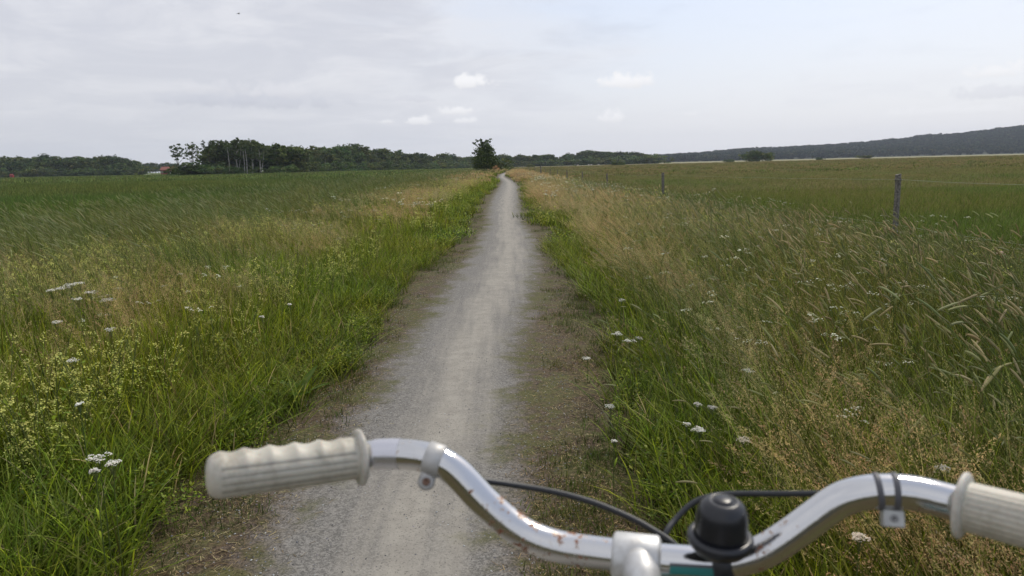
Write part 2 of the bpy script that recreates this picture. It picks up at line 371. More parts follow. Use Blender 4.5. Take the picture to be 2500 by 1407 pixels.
def spikelets(mb, P, n, spread, size, col, top=.35, droop=.2):
    A, B = P[-2], P[-1]; ax = (B-A)
    for _ in range(n):
        t = random.random()**.8; c = A+ax*(t*1.15-top*.2)+np.array([random.gauss(0, spread)*(1.15-t), random.gauss(0, spread)*(1.15-t), random.uniform(-droop, .1)*spread])
        d = ax/np.linalg.norm(ax)+np.array([random.gauss(0, .55), random.gauss(0, .55), random.gauss(-.1, .5)]); d /= np.linalg.norm(d)
        s = np.cross(d, [random.random(), random.random(), .3]); s /= np.linalg.norm(s)+1e-6
        mb.add([c-d*size*1.5, c-s*size*.33, c+d*size*1.5, c+s*size*.33], [(0, 1, 2, 3)], vary(col, .3))
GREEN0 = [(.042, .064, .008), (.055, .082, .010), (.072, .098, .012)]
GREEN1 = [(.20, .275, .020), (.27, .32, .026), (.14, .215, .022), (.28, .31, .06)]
HAY1 = [(.36, .30, .13), (.28, .26, .09), (.19, .22, .045)]
BROWN = (.46, .345, .215); PINK = (.46, .32, .22); STRAW = (.54, .43, .26); SEED = (.46, .42, .23)
def hay_mesh(n, Rr, Ls, ws, heads, size, spread, colr, wind=.85):
    mb = grass_mesh(int(n*.7), Rr, (Ls[0]*.3, Ls[1]*.62), ws, GREEN0, GREEN1+HAY1, .25, .7, wind)
    for _ in range(max(4, n//3)):
        a = random.uniform(0, 6.283); r_ = Rr*math.sqrt(random.random())
        P = blade(mb, (r_*math.cos(a), r_*math.sin(a), 0), random.uniform(*Ls), ws[0]*.45, wind_az(wind), abs(random.gauss(.28, .16)), random.uniform(.3, .9), (.08, .11, .03), colr, 4)
        spikelets(mb, P, heads, spread, size, colr)
    return mb
def head_tube(mb, P, r_, L, col, n=6, seg=5, az=None):
    d = P[-1]-P[-2]; d /= np.linalg.norm(d); q = P[-1]; pts = [q]; hz = np.array([d[0], d[1], -.9]); hz /= np.linalg.norm(hz)
    k = random.uniform(.0, .10)
    for i in range(seg):
        d = d+hz*k; d /= np.linalg.norm(d); q = q+d*L/seg; pts.append(q)
    rad = [r_*.55, r_*.95, r_, r_, r_*.85, r_*.35][:seg+1]
    mb.tube(pts, rad, n, vary(col, .15))
def timothy_mesh(n, Rr, Ls, r_, hl, wind=.75):
    mb = grass_mesh(n*4, Rr, (.25, .5), (.004, .007), GREEN0, GREEN1, .3, .8, wind)
    for _ in range(n):
        a = random.uniform(0, 6.283); q = Rr*math.sqrt(random.random())
        P = line((q*math.cos(a), q*math.sin(a), 0), random.uniform(*Ls), wind_az(.92), abs(random.gauss(.42, .18)), random.uniform(.0, .6), 5)
        mb.tube(P, .0014*r_/.0045, 3, (.13, .18, .06), cap=False); head_tube(mb, P, r_*random.uniform(.8, 1.1), random.uniform(*hl), random.choice([(.31, .31, .15), (.25, .28, .12), (.37, .32, .17)]))
    return mb
def herb_mesh(n, Rr, H, size, cols):
    mb = MB()
    for _ in range(n):
        a = random.uniform(0, 6.283); q = Rr*math.sqrt(random.random()); L = random.uniform(.4, 1)*H
        P = blade(mb, (q*math.cos(a), q*math.sin(a), 0), L, .003, random.uniform(0, 6.28), .1, .4, GREEN0[0], GREEN0[1], 2)
        for _ in range(7):
            t = random.uniform(.25, 1); c = P[0]*(1-t)+P[-1]*t; az = random.uniform(0, 6.28); el_ = random.uniform(-.2, .8)
            d = np.array([math.cos(az)*math.cos(el_), math.sin(az)*math.cos(el_), math.sin(el_)])*size*random.uniform(.6, 1.3)
            s = np.cross(d, [0, 0, 1]); s = s/np.linalg.norm(s)*size*.28; cc = vary(random.choice(cols), .25)
            mb.add([c, c+d*.5+s, c+d, c+d*.5-s], [(0, 1, 2, 3)], cc)
    return mb
def bedstraw_mesh(n, Rr, Hs, fs, nf, fcol=(.55, .55, .15)):
    mb = herb_mesh(n*2, Rr, Hs[1]*.7, .03, GREEN1)
    for _ in range(n):
        a = random.uniform(0, 6.283); q = Rr*math.sqrt(random.random())
        P = line((q*math.cos(a), q*math.sin(a), 0), random.uniform(*Hs), random.uniform(0, 6.28), .1, .3, 6); mb.tube(P, .0016, 3, (.12, .15, .05), cap=False)
        tips = P[3:]
        for c in tips:
            for _ in range(3):
                cl = c+np.array([random.gauss(0, .02), random.gauss(0, .02), random.gauss(0, .01)])
                cc = vary(fcol, .2)
                for _ in range(nf):
                    o = cl+np.array([random.gauss(0, .008), random.gauss(0, .008), random.gauss(0, .007)]); d = np.random.default_rng(random.randint(0, 1 << 30)).normal(size=3); d /= np.linalg.norm(d)
                    s = np.cross(d, [.3, .5, .8]); s /= np.linalg.norm(s); mb.add([o-d*fs, o-s*fs, o+d*fs, o+s*fs], [(0, 1, 2, 3)], cc)
    return mb
def umbel(mb, c, Rr, n, s, col=(.78, .78, .72), nrm=(0, 0, 1)):
    for _ in range(n):
        a = random.uniform(0, 6.283); q = Rr*math.sqrt(random.random())
        o = np.array(c)+np.array([q*math.cos(a), q*math.sin(a), .5*Rr*(1-(q/Rr)**2)+random.gauss(0, .0015)])
        k = random.uniform(0, 1.57); cc = vary(col, .08)
        t1 = np.array([math.cos(k), math.sin(k), random.uniform(-.4, .4)])*s; t2 = np.array([-math.sin(k), math.cos(k), random.uniform(-.4, .4)])*s
        mb.add([o-t1, o-t2, o+t1, o+t2], [(0, 1, 2, 3)], cc)

def noise2(x, y, s, seed=0):
    r_ = np.random.default_rng(seed); t = 0
    for _ in range(6):
        a = r_.uniform(0, 6.28); k = s*r_.uniform(.6, 1.8); t = t+np.sin((x*math.cos(a)+y*math.sin(a))*k+r_.uniform(0, 6.28))
    return t/6
def field(y0, y1, dens, xmul=.74, xadd=2.2, xlim=(-1e9, 1e9)):
    n = int(dens*((y1-y0)*(2*xadd)+xmul*(y1*y1-y0*y0))*1.0)
    y = np.sqrt(rng.uniform(0, 1, n)*(y1*y1-y0*y0)+y0*y0) if y0 > 3 else rng.uniform(y0, y1, n)
    x = rng.uniform(-1, 1, n)*(xmul*y+xadd); k = (x > xlim[0]) & (x < xlim[1]); return x[k], y[k]
def put(name, label, cat, x, y, variants, s=(.8, 1.2), tilt=.08, rz=None, zs=None):
    n = len(x); P = np.stack([x, y, g(x, y)], 1)
    rot = np.stack([rng.normal(0, tilt, n), rng.normal(0, tilt, n), rng.uniform(0, 6.283, n) if rz is None else rng.normal(0, rz, n)], 1)
    sv = rng.uniform(*s, n); sv = np.stack([sv, sv, sv*(1 if zs is None else zs)], 1)
    return scatter(name, label, cat, P, rot, sv, rng.integers(0, len(variants), n), variants)
lf = lambda x, y: el(y)-x          # metres left of the gravel edge
rt = lambda x, y: x-er(y)          # metres right of the gravel edge
def W_(x, y, s=.5): return noise2(x, y, 1.6, 3)*s
MS = lambda f, k, mat: [f().mesh('plant', mat) for _ in range(k)]
FENX = 6.4

# --- crop on the left, leaning border grass, verge -----------------------------------------------
CROP0 = [(.042, .065, .016), (.055, .08, .02)]; CROP1 = [(.12, .18, .036), (.15, .21, .042), (.10, .16, .036)]
def cropx(y): return -9.6+0*y
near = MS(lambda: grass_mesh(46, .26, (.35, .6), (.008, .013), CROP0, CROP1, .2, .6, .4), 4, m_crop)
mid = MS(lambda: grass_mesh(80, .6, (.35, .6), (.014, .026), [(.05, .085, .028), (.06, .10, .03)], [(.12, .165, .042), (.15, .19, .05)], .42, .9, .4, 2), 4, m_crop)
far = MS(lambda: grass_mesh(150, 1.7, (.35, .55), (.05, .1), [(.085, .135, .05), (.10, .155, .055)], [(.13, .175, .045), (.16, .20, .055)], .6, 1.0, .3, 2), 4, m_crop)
X = []; 
for (a, b, dn, vs, tagn) in ((8, 34, 22, near, 'crop'), (34, 90, 4.2, mid, 'crop'), (90, 330, .42, far, 'crop')):
    x, y = field(a, b, dn, .95, 6, xlim=(-1e9, -6)); k = x < cropx(y)+noise2(x, y, .5, 5)*1.2; 
    lab = {8: 'dark green cereal crop filling the near left of the field', 34: 'dark green crop in the middle of the left field', 90: 'smooth green crop reaching to the distant woods on the left'}[a]
    put(tagn, lab, 'crop', x[k], y[k], vs, zs=1)

# border grass: tall, leaning left, pale slender heads
def border(n, Rr, ws, hs, hl=(.09, .16)):
    mb = grass_mesh(n, Rr, (.35, .7), ws, GREEN0, [(.13, .175, .04), (.18, .21, .06), (.23, .23, .09)], .4, .75, .85, 4)
    for _ in range(max(1, n//16)):
        a = random.uniform(0, 6.28); q = Rr*math.sqrt(random.random())
        P = line((q*math.cos(a), q*math.sin(a), 0), random.uniform(.6, .9), wind_az(.9), abs(random.gauss(.35, .15)), random.uniform(.4, .9), 5)
        mb.tube(P, hs*.33, 3, (.14, .18, .07), cap=False); head_tube(mb, P, hs, random.uniform(*hl), random.choice([(.33, .34, .20), (.28, .31, .17)]), 5)
    return mb
nb_ = MS(lambda: border(40, .18, (.004, .008), .0035), 5, m_grass); mb_ = MS(lambda: border(60, .45, (.01, .016), .006), 4, m_grass); fb_ = MS(lambda: border(110, 1.2, (.03, .06), .012), 3, m_grass)
for (a, b, dn, vs) in ((1.5, 22, 26, nb_), (22, 60, 5, mb_), (60, 190, .6, fb_)):
    x, y = field(a, b, dn, xlim=(-14, -1)); l = lf(x, y)+W_(x, y, .8); k = (l > 2.4-sm(y, 20, 120)*1.1+rng.uniform(0, 2.4, len(x))**1.2) & (x > cropx(y)+noise2(x, y, .5, 5)*1.2-1.0)
    put('border_grass', {1.5: 'tall grass with pale slender heads leaning left beside the crop', 22: 'leaning tall grass along the crop edge further up the path', 60: 'far strip of tall grass between path verge and crop'}[a], 'grass', x[k], y[k], vs, rz=.35)

# hay grass with brown panicles (both sides)
def hy(n, Rr, Ls, ws, heads, size, spread): return hay_mesh(n, Rr, Ls, ws, heads, size, spread, random.choice([BROWN, PINK, SEED, STRAW, BROWN]))
hn = MS(lambda: hy(26, .16, (.4, .66), (.003, .006), 44, .0036, .021), 7, m_grass)
hm = MS(lambda: hy(56, .42, (.38, .62), (.006, .011), 30, .008, .032), 5, m_grass)
hf = MS(lambda: hy(110, 1.2, (.35, .6), (.03, .05), 16, .035, .07), 4, m_grass)
for (a, b, dn, vs) in ((1.5, 16, 48, hn), (16, 50, 9, hm), (50, 210, 1.1, hf)):
    x, y = field(a, b, dn, xlim=(-7, FENX+.8)); l, r_ = lf(x, y), rt(x, y); wv = W_(x, y, .45); pick = rng.uniform(0, 1, len(x))
    patch = noise2(x, y, 1.3, 11)
    kl = (l+wv > np.where(y < 50, 1.35, 1.5)) & (l+wv < 4.8) & (pick < np.clip(.40+patch*.9, .05, 1))
    kr = (r_+wv > np.where(y < 50, 1.0-sm(y, 5, 14)*.25, 1.1)) & (x < FENX+.6) & (pick < np.clip(.80+patch*.9, .10, 1)*(1-.6*sm(x, 3.2, 5.2))*(1-.93*sm(x, 1.3, 2.2)*(1-sm(y, 5.5, 10))))
    k = kl | kr
    put('hay_grass', {1.5: 'fine brown flowering grass on both near verges', 16: 'brown flowering grass along both verges in the middle distance', 50: 'distant brownish grass strips either side of the path'}[a], 'grass', x[k], y[k], vs, rz=.4, zs=1-.62*sm(x[k], 3.6, 5.7))

# green grass of the verges
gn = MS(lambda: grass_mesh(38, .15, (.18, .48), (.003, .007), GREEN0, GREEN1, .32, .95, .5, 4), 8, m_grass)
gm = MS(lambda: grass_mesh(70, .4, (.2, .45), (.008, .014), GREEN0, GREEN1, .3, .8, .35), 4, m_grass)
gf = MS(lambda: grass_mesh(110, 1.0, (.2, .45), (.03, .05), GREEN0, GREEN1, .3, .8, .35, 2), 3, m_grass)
for (a, b, dn, vs) in ((1.5, 14, 62, gn), (14, 50, 10, gm), (50, 180, 1.2, gf)):
    x, y = field(a, b, dn, xlim=(-8, FENX+.5)); l, r_ = lf(x, y), rt(x, y); wv = W_(x, y, .35)+noise2(x, y, 6, 8)*.12; pick = rng.uniform(0, 1, len(x))
    mgn = np.where(y < 14, 0, np.where(y < 50, .12, .75))
    kl = (l+wv*(y < 50) > .42+mgn) & (l < 6) & (pick < np.where(l < 1.7, 1, .6))
    kr = (r_+wv*(y < 50) > .62-sm(y, 5, 13)*.40+mgn) & (pick < np.where(r_ < 1.1, 1, np.where((x < 3.4) & (y > 5), .28, .6)))
    k = kl | kr; xx, yy2 = x[k], y[k]; h = np.clip(.45+.55*np.maximum(np.where(lf(xx, yy2) > 0, lf(xx, yy2)-.3, 0), np.where(rt(xx, yy2) > 0, rt(xx, yy2)-.3, 0)), .35, 1.1)*(1-.55*sm(xx, 3.6, 5.7))
    put('verge_grass', {1.5: 'lush green grass on the near verges beside the path', 14: 'green verge grass beside the path in the middle distance', 50: 'far green grass fringe along the path'}[a], 'grass', xx, yy2, vs, zs=h)

# low herbs at the edge of the path
he = MS(lambda: herb_mesh(20, .13, .2, .021, GREEN1+[(.07, .11, .02), (.26, .29, .05)]), 5, m_grass)
hem = MS(lambda: herb_mesh(40, .3, .26, .045, GREEN1+[(.05, .10, .03)]), 3, m_grass)
for (a, b, dn, vs) in ((1.5, 12, 40, he), (12, 60, 5, hem)):
    x, y = field(a, b, dn, xlim=(-5, 5)); l, r_ = lf(x, y), rt(x, y); wv = W_(x, y, .35); pt = noise2(x, y, 2.2, 21); pick = rng.uniform(0, 1, len(x))
    k = ((l+wv > .40) & (l < 3.6) & (pick < np.where(l < 1.2, .5, .3)+pt*.5)) | ((r_+wv > .55-sm(y, 5, 13)*.3) & (r_ < 2) & (pick < np.where(r_ < 1.2, .22, .05)+pt*.4))
    put('low_herbs', {1.5: 'small leafy herbs at the foot of the near verges', 12: 'leafy herbs along the verge foot further on'}[a], 'herbs', x[k], y[k], vs)

# short turf and litter on the bare shoulders
tf = MS(lambda: grass_mesh(26, .06, (.02, .07), (.002, .0045), [(.05, .08, .02)], [(.10, .15, .03), (.14, .15, .05), (.2, .17, .08)], .6, .9, .1), 4, m_grass)
x, y = field(1.6, 22, 190, xlim=(-3, 4)); l, r_ = lf(x, y), rt(x, y); q = noise2(x, y, 3.2, 31)+noise2(x, y, 9, 32)*.6; pick = rng.uniform(-.35, .6, len(x))
k = (((l > .02) & (l < .9)) | ((r_ > .02) & (r_ < 1.2))) & (pick < q+np.maximum(l, r_)*.75-.25)
put('short_turf', 'short sparse turf on the bare path shoulders', 'turf', x[k], y[k], tf)
def litter():
    mb = MB()
    for _ in range(14):
        c = np.array([random.gauss(0, .05), random.gauss(0, .05), random.uniform(.003, .010)]); a = random.uniform(0, 3.14); L = random.uniform(.008, .035); d = np.array([math.cos(a), math.sin(a), random.uniform(-.1, .1)])*L/2; s = np.array([-math.sin(a), math.cos(a), 0])*.0011
        mb.add([c-d-s, c+d-s, c+d+s, c-d+s], [(0, 1, 2, 3)], vary(random.choice([(.30, .22, .14), (.18, .12, .07), (.42, .34, .22), (.09, .06, .04)]), .3))
    return mb
lt = MS(litter, 5, m_grass); x, y = field(1.6, 13, 300, xlim=(-3, 4)); l, r_ = lf(x, y), rt(x, y); wv = W_(x, y, .3)
k = ((l+wv > -.02) & (l < .9)) | ((r_+wv*.5 > .02) & (r_ < 1.3))
put('dry_litter', 'dry brown grass litter strewn over the path shoulders', 'litter', x[k], y[k], lt, zs=1)
m_stone = foliage('gravel_stone', 0, 2, .8, .3, (1.03, 1, .97), (.97, 1, 1.03))
def stones():
    mb = MB()
    for _ in range(12):
        c = np.array([random.gauss(0, .08), random.gauss(0, .08), .008]); s = random.uniform(.0018, .005)
        vs = [c+np.array(v)*s*random.uniform(.7, 1.2) for v in ((1, 0, 0), (0, 1, 0), (-1, 0, 0), (0, -1, 0), (0, 0, .8))]; mb.add(vs, [(0, 1, 4), (1, 2, 4), (2, 3, 4), (3, 0, 4)], vary(random.choice([(.3, .29, .28), (.18, .17, .17), (.42, .41, .4), (.1, .095, .09)]), .2))
    return mb
st_ = MS(stones, 4, m_stone); x, y = field(1.6, 12, 150, xlim=(-2, 2)); l, r_ = lf(x, y), rt(x, y); a_ = np.maximum(l, r_)
k = (a_ < .25) & (rng.uniform(0, 1, len(x)) < np.clip(.95+a_*1.6, .12, 1)); put('gravel', 'loose grey gravel scattered over the path edges', 'gravel', x[k], y[k], st_)

# bedstraw, yellow-green flower spires
bn = MS(lambda: bedstraw_mesh(5, .12, (.36, .62), .0042, 5), 5, m_flower); bm = MS(lambda: bedstraw_mesh(7, .3, (.35, .6), .009, 4), 3, m_flower)
for (a, b, dn, vs) in ((1.5, 14, 24, bn), (14, 70, 2.4, bm)):
    x, y = field(a, b, dn, xlim=(-6, 5)); l, r_ = lf(x, y), rt(x, y); pt = noise2(x, y, 1.1, 41)+noise2(x, y, 3, 42)*.4; pick = rng.uniform(0, 1, len(x))
    k = ((l > .9) & (l < 4.2) & (pick < .16+pt*1.6)) | ((r_ > .45) & (r_ < 4.2) & (y > 6) & (pick < .02+pt*.8))
    put('bedstraw', {1.5: 'yellow-green bedstraw flowering in the near verges', 14: 'yellow-green flower spires in the verges further along'}[a], 'wildflowers', x[k], y[k], vs)
# white umbels in the mass
def wh(n, Rr, Hs, ur, nf, s):
    mb = MB()
    for _ in range(n):
        a = random.uniform(0, 6.28); q = Rr*math.sqrt(random.random()); P = line((q*math.cos(a), q*math.sin(a), 0), random.uniform(*Hs), random.uniform(0, 6.28), .1, .3, 4); mb.tube(P, s*.35, 3, (.10, .14, .05), cap=False)
        for _ in range(3): umbel(mb, P[-1]+np.array([random.gauss(0, ur), random.gauss(0, ur), random.gauss(0, ur*.3)]), ur*.8, nf, s, (.66, .67, .52))
    return mb
wn = MS(lambda: wh(2, .12, (.45, .65), .022, 10, .004), 4, m_flower); wm_ = MS(lambda: wh(3, .3, (.45, .65), .04, 8, .012), 3, m_flower)
for (a, b, dn, vs) in ((2.5, 16, 8, wn), (16, 75, 3, wm_)):
    x, y = field(a, b, dn, xlim=(-6, 6)); l, r_ = lf(x, y), rt(x, y); pt = noise2(x, y, .8, 51); pick = rng.uniform(0, 1, len(x))
    k = ((r_ > .8) & (x < 5.4) & (pick < .20+pt*1.2)) | ((l > 1.2) & (l < 4.5) & (pick < .03+pt*.9))
    put('cow_parsley', {2.5: 'small white umbel flowers among the near meadow grass', 16: 'white umbel flowers in the right verge towards the fence'}[a], 'wildflowers', x[k], y[k], vs)
# long leaning blades in the right meadow
x, y = field(1.5, 16, 34, xlim=(.8, FENX)); r_ = rt(x, y); pick = rng.uniform(0, 1, len(x)); k = (r_ > .95) & (pick < .22+.7*sm(r_, 1.1, 2.2)*(1-.6*sm(y, 6, 13)))
put('meadow_grass', 'long green grass blades leaning left in the near right meadow', 'grass', x[k], y[k], MS(lambda: border(38, .18, (.0025, .005), .0024, (.04, .07)), 5, m_grass), rz=.45, zs=1-.6*sm(x[k], 3.6, 5.6))
# timothy in the mass
tn = MS(lambda: timothy_mesh(3, .15, (.5, .85), .0048, (.07, .12)), 6, m_head); tm_ = MS(lambda: timothy_mesh(5, .4, (.5, .8), .009, (.08, .13)), 4, m_head)
for (a, b, dn, vs) in ((2.2, 18, 21, tn), (18, 48, 4, tm_)):
    x, y = field(a, b, dn, xlim=(1, FENX+2.5)); r_ = rt(x, y); pick = rng.uniform(0, 1, len(x)); k = (r_ > 1.2) & (pick < sm(r_, 1.2, 3.6)*(1-.97*sm(x, FENX-.6, FENX+1.0))+.06*(x < FENX))
    put('timothy_grass', {2.2: 'timothy grass with long grey-green heads right of the path', 18: 'timothy grass near the fence in the middle distance'}[a], 'grass', x[k], y[k], vs, rz=.5, zs=1-.5*sm(x[k], 3.8, 5.8))
def cocks():
    mb = grass_mesh(16, .14, (.25, .5), (.004, .007), GREEN0, GREEN1, .35, .8, .8, 4)
    for _ in range(3):
        a = random.uniform(0, 6.28); q = .12*math.sqrt(random.random()); P = line((q*math.cos(a), q*math.sin(a), 0), random.uniform(.5, .75), wind_az(.85), abs(random.gauss(.35, .15)), random.uniform(.3, .9), 6)
        mb.tube(P, .0012, 3, (.13, .17, .06), cap=False); cc = random.choice([(.40, .33, .20), (.36, .33, .2), (.44, .34, .22)])
        for k in range(9):
            t = k/8; c = P[-3]*(1-t)+P[-1]*t+np.array([random.gauss(0, .008), random.gauss(0, .008), random.gauss(0, .006)]); d0 = P[-1]-P[-2]; d0 = d0/np.linalg.norm(d0)
            for _ in range(11):
                o = c+np.array([random.gauss(0, .0045), random.gauss(0, .0045), random.gauss(0, .0045)]); d = d0+np.array([random.gauss(0, .5), random.gauss(0, .5), random.gauss(-.1, .4)]); d /= np.linalg.norm(d); s = np.cross(d, [.2, .7, .6]); s /= np.linalg.norm(s); z = random.uniform(.0025, .005)
                mb.add([o-d*z, o-s*z*.3, o+d*z, o+s*z*.3], [(0, 1, 2, 3)], vary(cc, .3))
    return mb
ck = MS(cocks, 6, m_head); x, y = field(1.6, 13, 14, xlim=(-4.5, FENX)); l, r_ = lf(x, y), rt(x, y); pt = noise2(x, y, 1.5, 71); pick = rng.uniform(0, 1, len(x))
k = ((r_ > .8) & (pick < .10+.8*pt)) | ((l > 1.3) & (pick < .12+pt)); put('cocksfoot_grass', 'grass with clumped beige seed heads in the near verges', 'grass', x[k], y[k], ck, rz=.5)
# pasture on the right
P0 = [(.04, .07, .016), (.05, .085, .02)]; P1 = [(.15, .20, .030), (.18, .22, .038), (.21, .22, .06)]
def pas(n, Rr, Ls, ws, heads, size, spread, fr=9):
    mb = grass_mesh(n, Rr, Ls, ws, P0, P1, .3, .7, .3, 2)
    for _ in range(n//fr):
        a = random.uniform(0, 6.28); q = Rr*math.sqrt(random.random()); P = blade(mb, (q*math.cos(a), q*math.sin(a), 0), Ls[1]*random.uniform(.9, 1.3), ws[0]*.5, wind_az(.4), .15, .5, P0[1], (.2, .17, .09), 3); spikelets(mb, P, heads, spread, size, random.choice([(.30, .23, .13), (.32, .26, .15)]))
    return mb
pn = MS(lambda: pas(46, .25, (.14, .36), (.004, .009), 10, .005, .018, 18), 4, m_past); pm = MS(lambda: pas(90, .65, (.16, .34), (.012, .02), 8, .011, .03, 11), 4, m_past); pf = MS(lambda: pas(150, 1.8, (.16, .34), (.05, .09), 7, .05, .09), 4, m_past)
for (a, b, dn, vs) in ((6, 34, 24, pn), (34, 90, 4.2, pm), (90, 340, .42, pf)):
    x, y = field(a, b, dn, .95, 6, xlim=(4, 1e9)); k = x > FENX-.8+noise2(x, y, .8, 61)*.4
    put('pasture_grass', {6: 'short green pasture grass behind the near fence', 34: 'pasture grass in the middle of the right field', 90: 'olive brown pasture reaching towards the wooded hill'}[a], 'grass', x[k], y[k], vs)

# ------------------------------------------------------------------ trees
LG = [(.07, .11, .034), (.10, .14, .042), (.055, .09, .032), (.125, .15, .05), (.08, .105, .05)]
def crown_mb(lobes, n, size, cols, shell=.55, fl=.0):
    mb = MB(); vol = np.array([l[3]*l[4]*l[5] for l in lobes])**.7; vol /= vol.sum(); gcol = [vary(random.choice(cols), .15) for _ in range(60)]
    cl = []
    for li, l in enumerate(lobes):
        for _ in range(max(3, int(n*vol[li]/26))):
            v = rng.normal(size=3); v /= np.linalg.norm(v); r_ = shell+(1-shell)*rng.random()**.5
            cl.append((np.array(l[:3])+v*np.array(l[3:6])*r_, .42*min(l[3:6])))
    per = max(4, n//len(cl))
    for c, cr in cl:
        cc = vary(random.choice(gcol), .35)
        for _ in range(per):
            q = c+rng.normal(0, .55, 3)*np.array([cr, cr, cr*.7])
            d = rng.normal(size=3); d[2] -= fl; d /= np.linalg.norm(d); s = np.cross(d, rng.normal(size=3)); s /= np.linalg.norm(s)
            z = size*random.uniform(.6, 1.3); mb.add([q-d*z*.6, q-s*z*.4, q+d*z*.6, q+s*z*.4], [(0, 1, 2, 3)], vary(cc, .12))
    return mb
def lobes_round(h, r_, low=.25, k=9, fill=.72):
    c = h*(low+1)/2; hv = h*(1-low)/2; L = [(0, 0, c, r_*fill, r_*fill, hv*.84)]
    for i in range(k+5):
        z = -.75+1.65*(i+random.random())/(k+5); a = i*2.4+random.uniform(-.5, .5); q = math.sqrt(max(.03, 1-z*z)); rr = r_*random.uniform(.30, .46)
        L.append((q*math.cos(a)*r_*.68, q*math.sin(a)*r_*.68, c+z*(hv-rr*.8), rr, rr, rr*.85))
    return L
def trunk_mb(h, r_, limbs=6, spread=2.5, lean=0.0):
    mb = MB(); P = [(lean*t*h*.2+random.gauss(0, .06)*t*3, random.gauss(0, .06)*t*3, h*t) for t in (0, .2, .4, .6, .8, .95)]
    mb.tube(P, [r_*1.25, r_, r_*.8, r_*.6, r_*.35, r_*.12], 7)
    for _ in range(limbs):
        t = random.uniform(.3, .8); k = int(t*5); p = np.array(P[k]); a = random.uniform(0, 6.28); L = spread*random.uniform(.5, 1)
        mb.tube([p, p+np.array([math.cos(a)*L*.5, math.sin(a)*L*.5, L*.4]), p+np.array([math.cos(a)*L, math.sin(a)*L, L*.9])], [r_*.35, r_*.22, r_*.06], 5)
    return mb
kinds = {}
kinds['round'] = [(crown_mb(lobes_round(10, 4.4, .04, 12), 3600, .62, LG).mesh('crown', m_leaf), trunk_mb(9, .22).mesh('trunk', m_bark)) for _ in range(5)]
kinds['tall'] = [(crown_mb(lobes_round(12, 3.1, .08, 12), 3000, .55, LG).mesh('crown', m_leaf), trunk_mb(11.5, .2).mesh('trunk', m_bark)) for _ in range(4)]
BG = [(.085, .11, .04), (.10, .125, .05), (.075, .10, .04)]
def birch_l(h, r_, low): return [(q[0], q[1], q[2], q[3]*(.8 if i else .7), q[4]*(.8 if i else .7), q[5]*(1.15 if i else 1)) for i, q in enumerate(lobes_round(h, r_, low, 11, .5))]
def birch_t(h, r_):
    mb = trunk_mb(h, r_, 9, 2.2); mb.tube([(.1, 0, 0), (.9, .2, h*.45), (1.5, .3, h*.9)], [r_*.8, r_*.6, r_*.12], 6); return mb
kinds['birch'] = [(crown_mb(birch_l(12, 2.6, .30), 2400, .36, BG, .3, .8).mesh('crown', m_leaf), birch_t(11.6, .16).mesh('trunk', m_birch)) for _ in range(4)]
kinds['oldbirch'] = [(crown_mb(birch_l(12, 3.0, .42), 1700, .32, BG, .2, .8).mesh('crown', m_leaf), birch_t(11.4, .17).mesh('trunk', m_bark)) for _ in range(3)]
kinds['bush'] = [(crown_mb([(random.gauss(0, 1.3), random.gauss(0, 1.3), random.uniform(.7, 1.9), 1.3, 1.3, 1.1) for _ in range(8)], 1500, .3, LG).mesh('crown', m_leaf), trunk_mb(2.2, .08, 6, 1.0).mesh('stem', m_bark)) for _ in range(4)]
kinds['dome'] = [(crown_mb([(random.gauss(0, 2.2), random.gauss(0, 2.2), random.uniform(1.8, 4.6), 2.2, 2.2, 1.9) for _ in range(13)]+[(0, 0, 2.5, 4.6, 4.6, 2.6)], 3600, .5, LG).mesh('crown', m_leaf), trunk_mb(4.5, .15, 8, 2.0).mesh('stem', m_bark)) for _ in range(3)]
SIZE = {'dome': (6.6, 5), 'round': (10.4, 4.8), 'tall': (12.4, 3.4), 'birch': (12, 2.8), 'oldbirch': (12, 3.4), 'bush': (3.2, 2.8)}
def tree(kind, px, Z, top, name, label, cat, group=None, wmul=1.0, v=None, dip=0.0):
    x, y = spot(px, Z); gz = float(g(x, y))-dip; h = (hor(px)-top)*Z/F+1.4-gz; s = h/SIZE[kind][0]
    cm, tm = kinds[kind][random.randrange(len(kinds[kind])) if v is None else v % len(kinds[kind])]
    o = empty(name, (x, y, gz), random.uniform(0, 6.28)); o.scale = (s*wmul, s*wmul, s); tag(o, label, cat, group)
    a = link(bpy.data.objects.new('crown', cm)); a.parent = o
    b = link(bpy.data.objects.new('stem' if kind in ('bush', 'dome') else 'trunk', tm)); b.parent = o; return o
# wood at the far left
tl = lambda px: np.interp(px, [-150, 0, 60, 120, 170, 240, 290, 330, 356], [380, 376, 376, 379, 375, 379, 381, 387, 398])
for row in range(3):
    for px in np.arange(-190, 345-row*4, 24 if row < 2 else 20):
        q = px+random.uniform(-7, 7); Z = 480+row*16+random.uniform(-6, 6)
        tree('round' if random.random() < .65 else 'tall', q, Z, tl(q)+(16, 5, 0)[row]+random.uniform(-5, 8), 'broadleaf_tree', 'dark broadleaf tree in the long wood beyond the crop at the far left', 'tree', 'trees of the far left wood', 1.15)
for px in np.arange(-180, 350, 15):
    tree('bush', px+random.uniform(-4, 4), 468+random.uniform(-4, 4), hor(px)-16+random.uniform(-7, 6), 'shrub', 'dark shrub at the foot of the far left wood', 'shrub', 'shrubs under the far left wood', 1.2)
# conifers behind the house
for px in np.arange(352, 440, 7): tree('tall', px, 760+random.uniform(-15, 15), 396+random.uniform(-2, 2), 'distant_tree', 'small bluish distant tree behind the red house', 'tree', 'distant trees behind the house', 1.0)
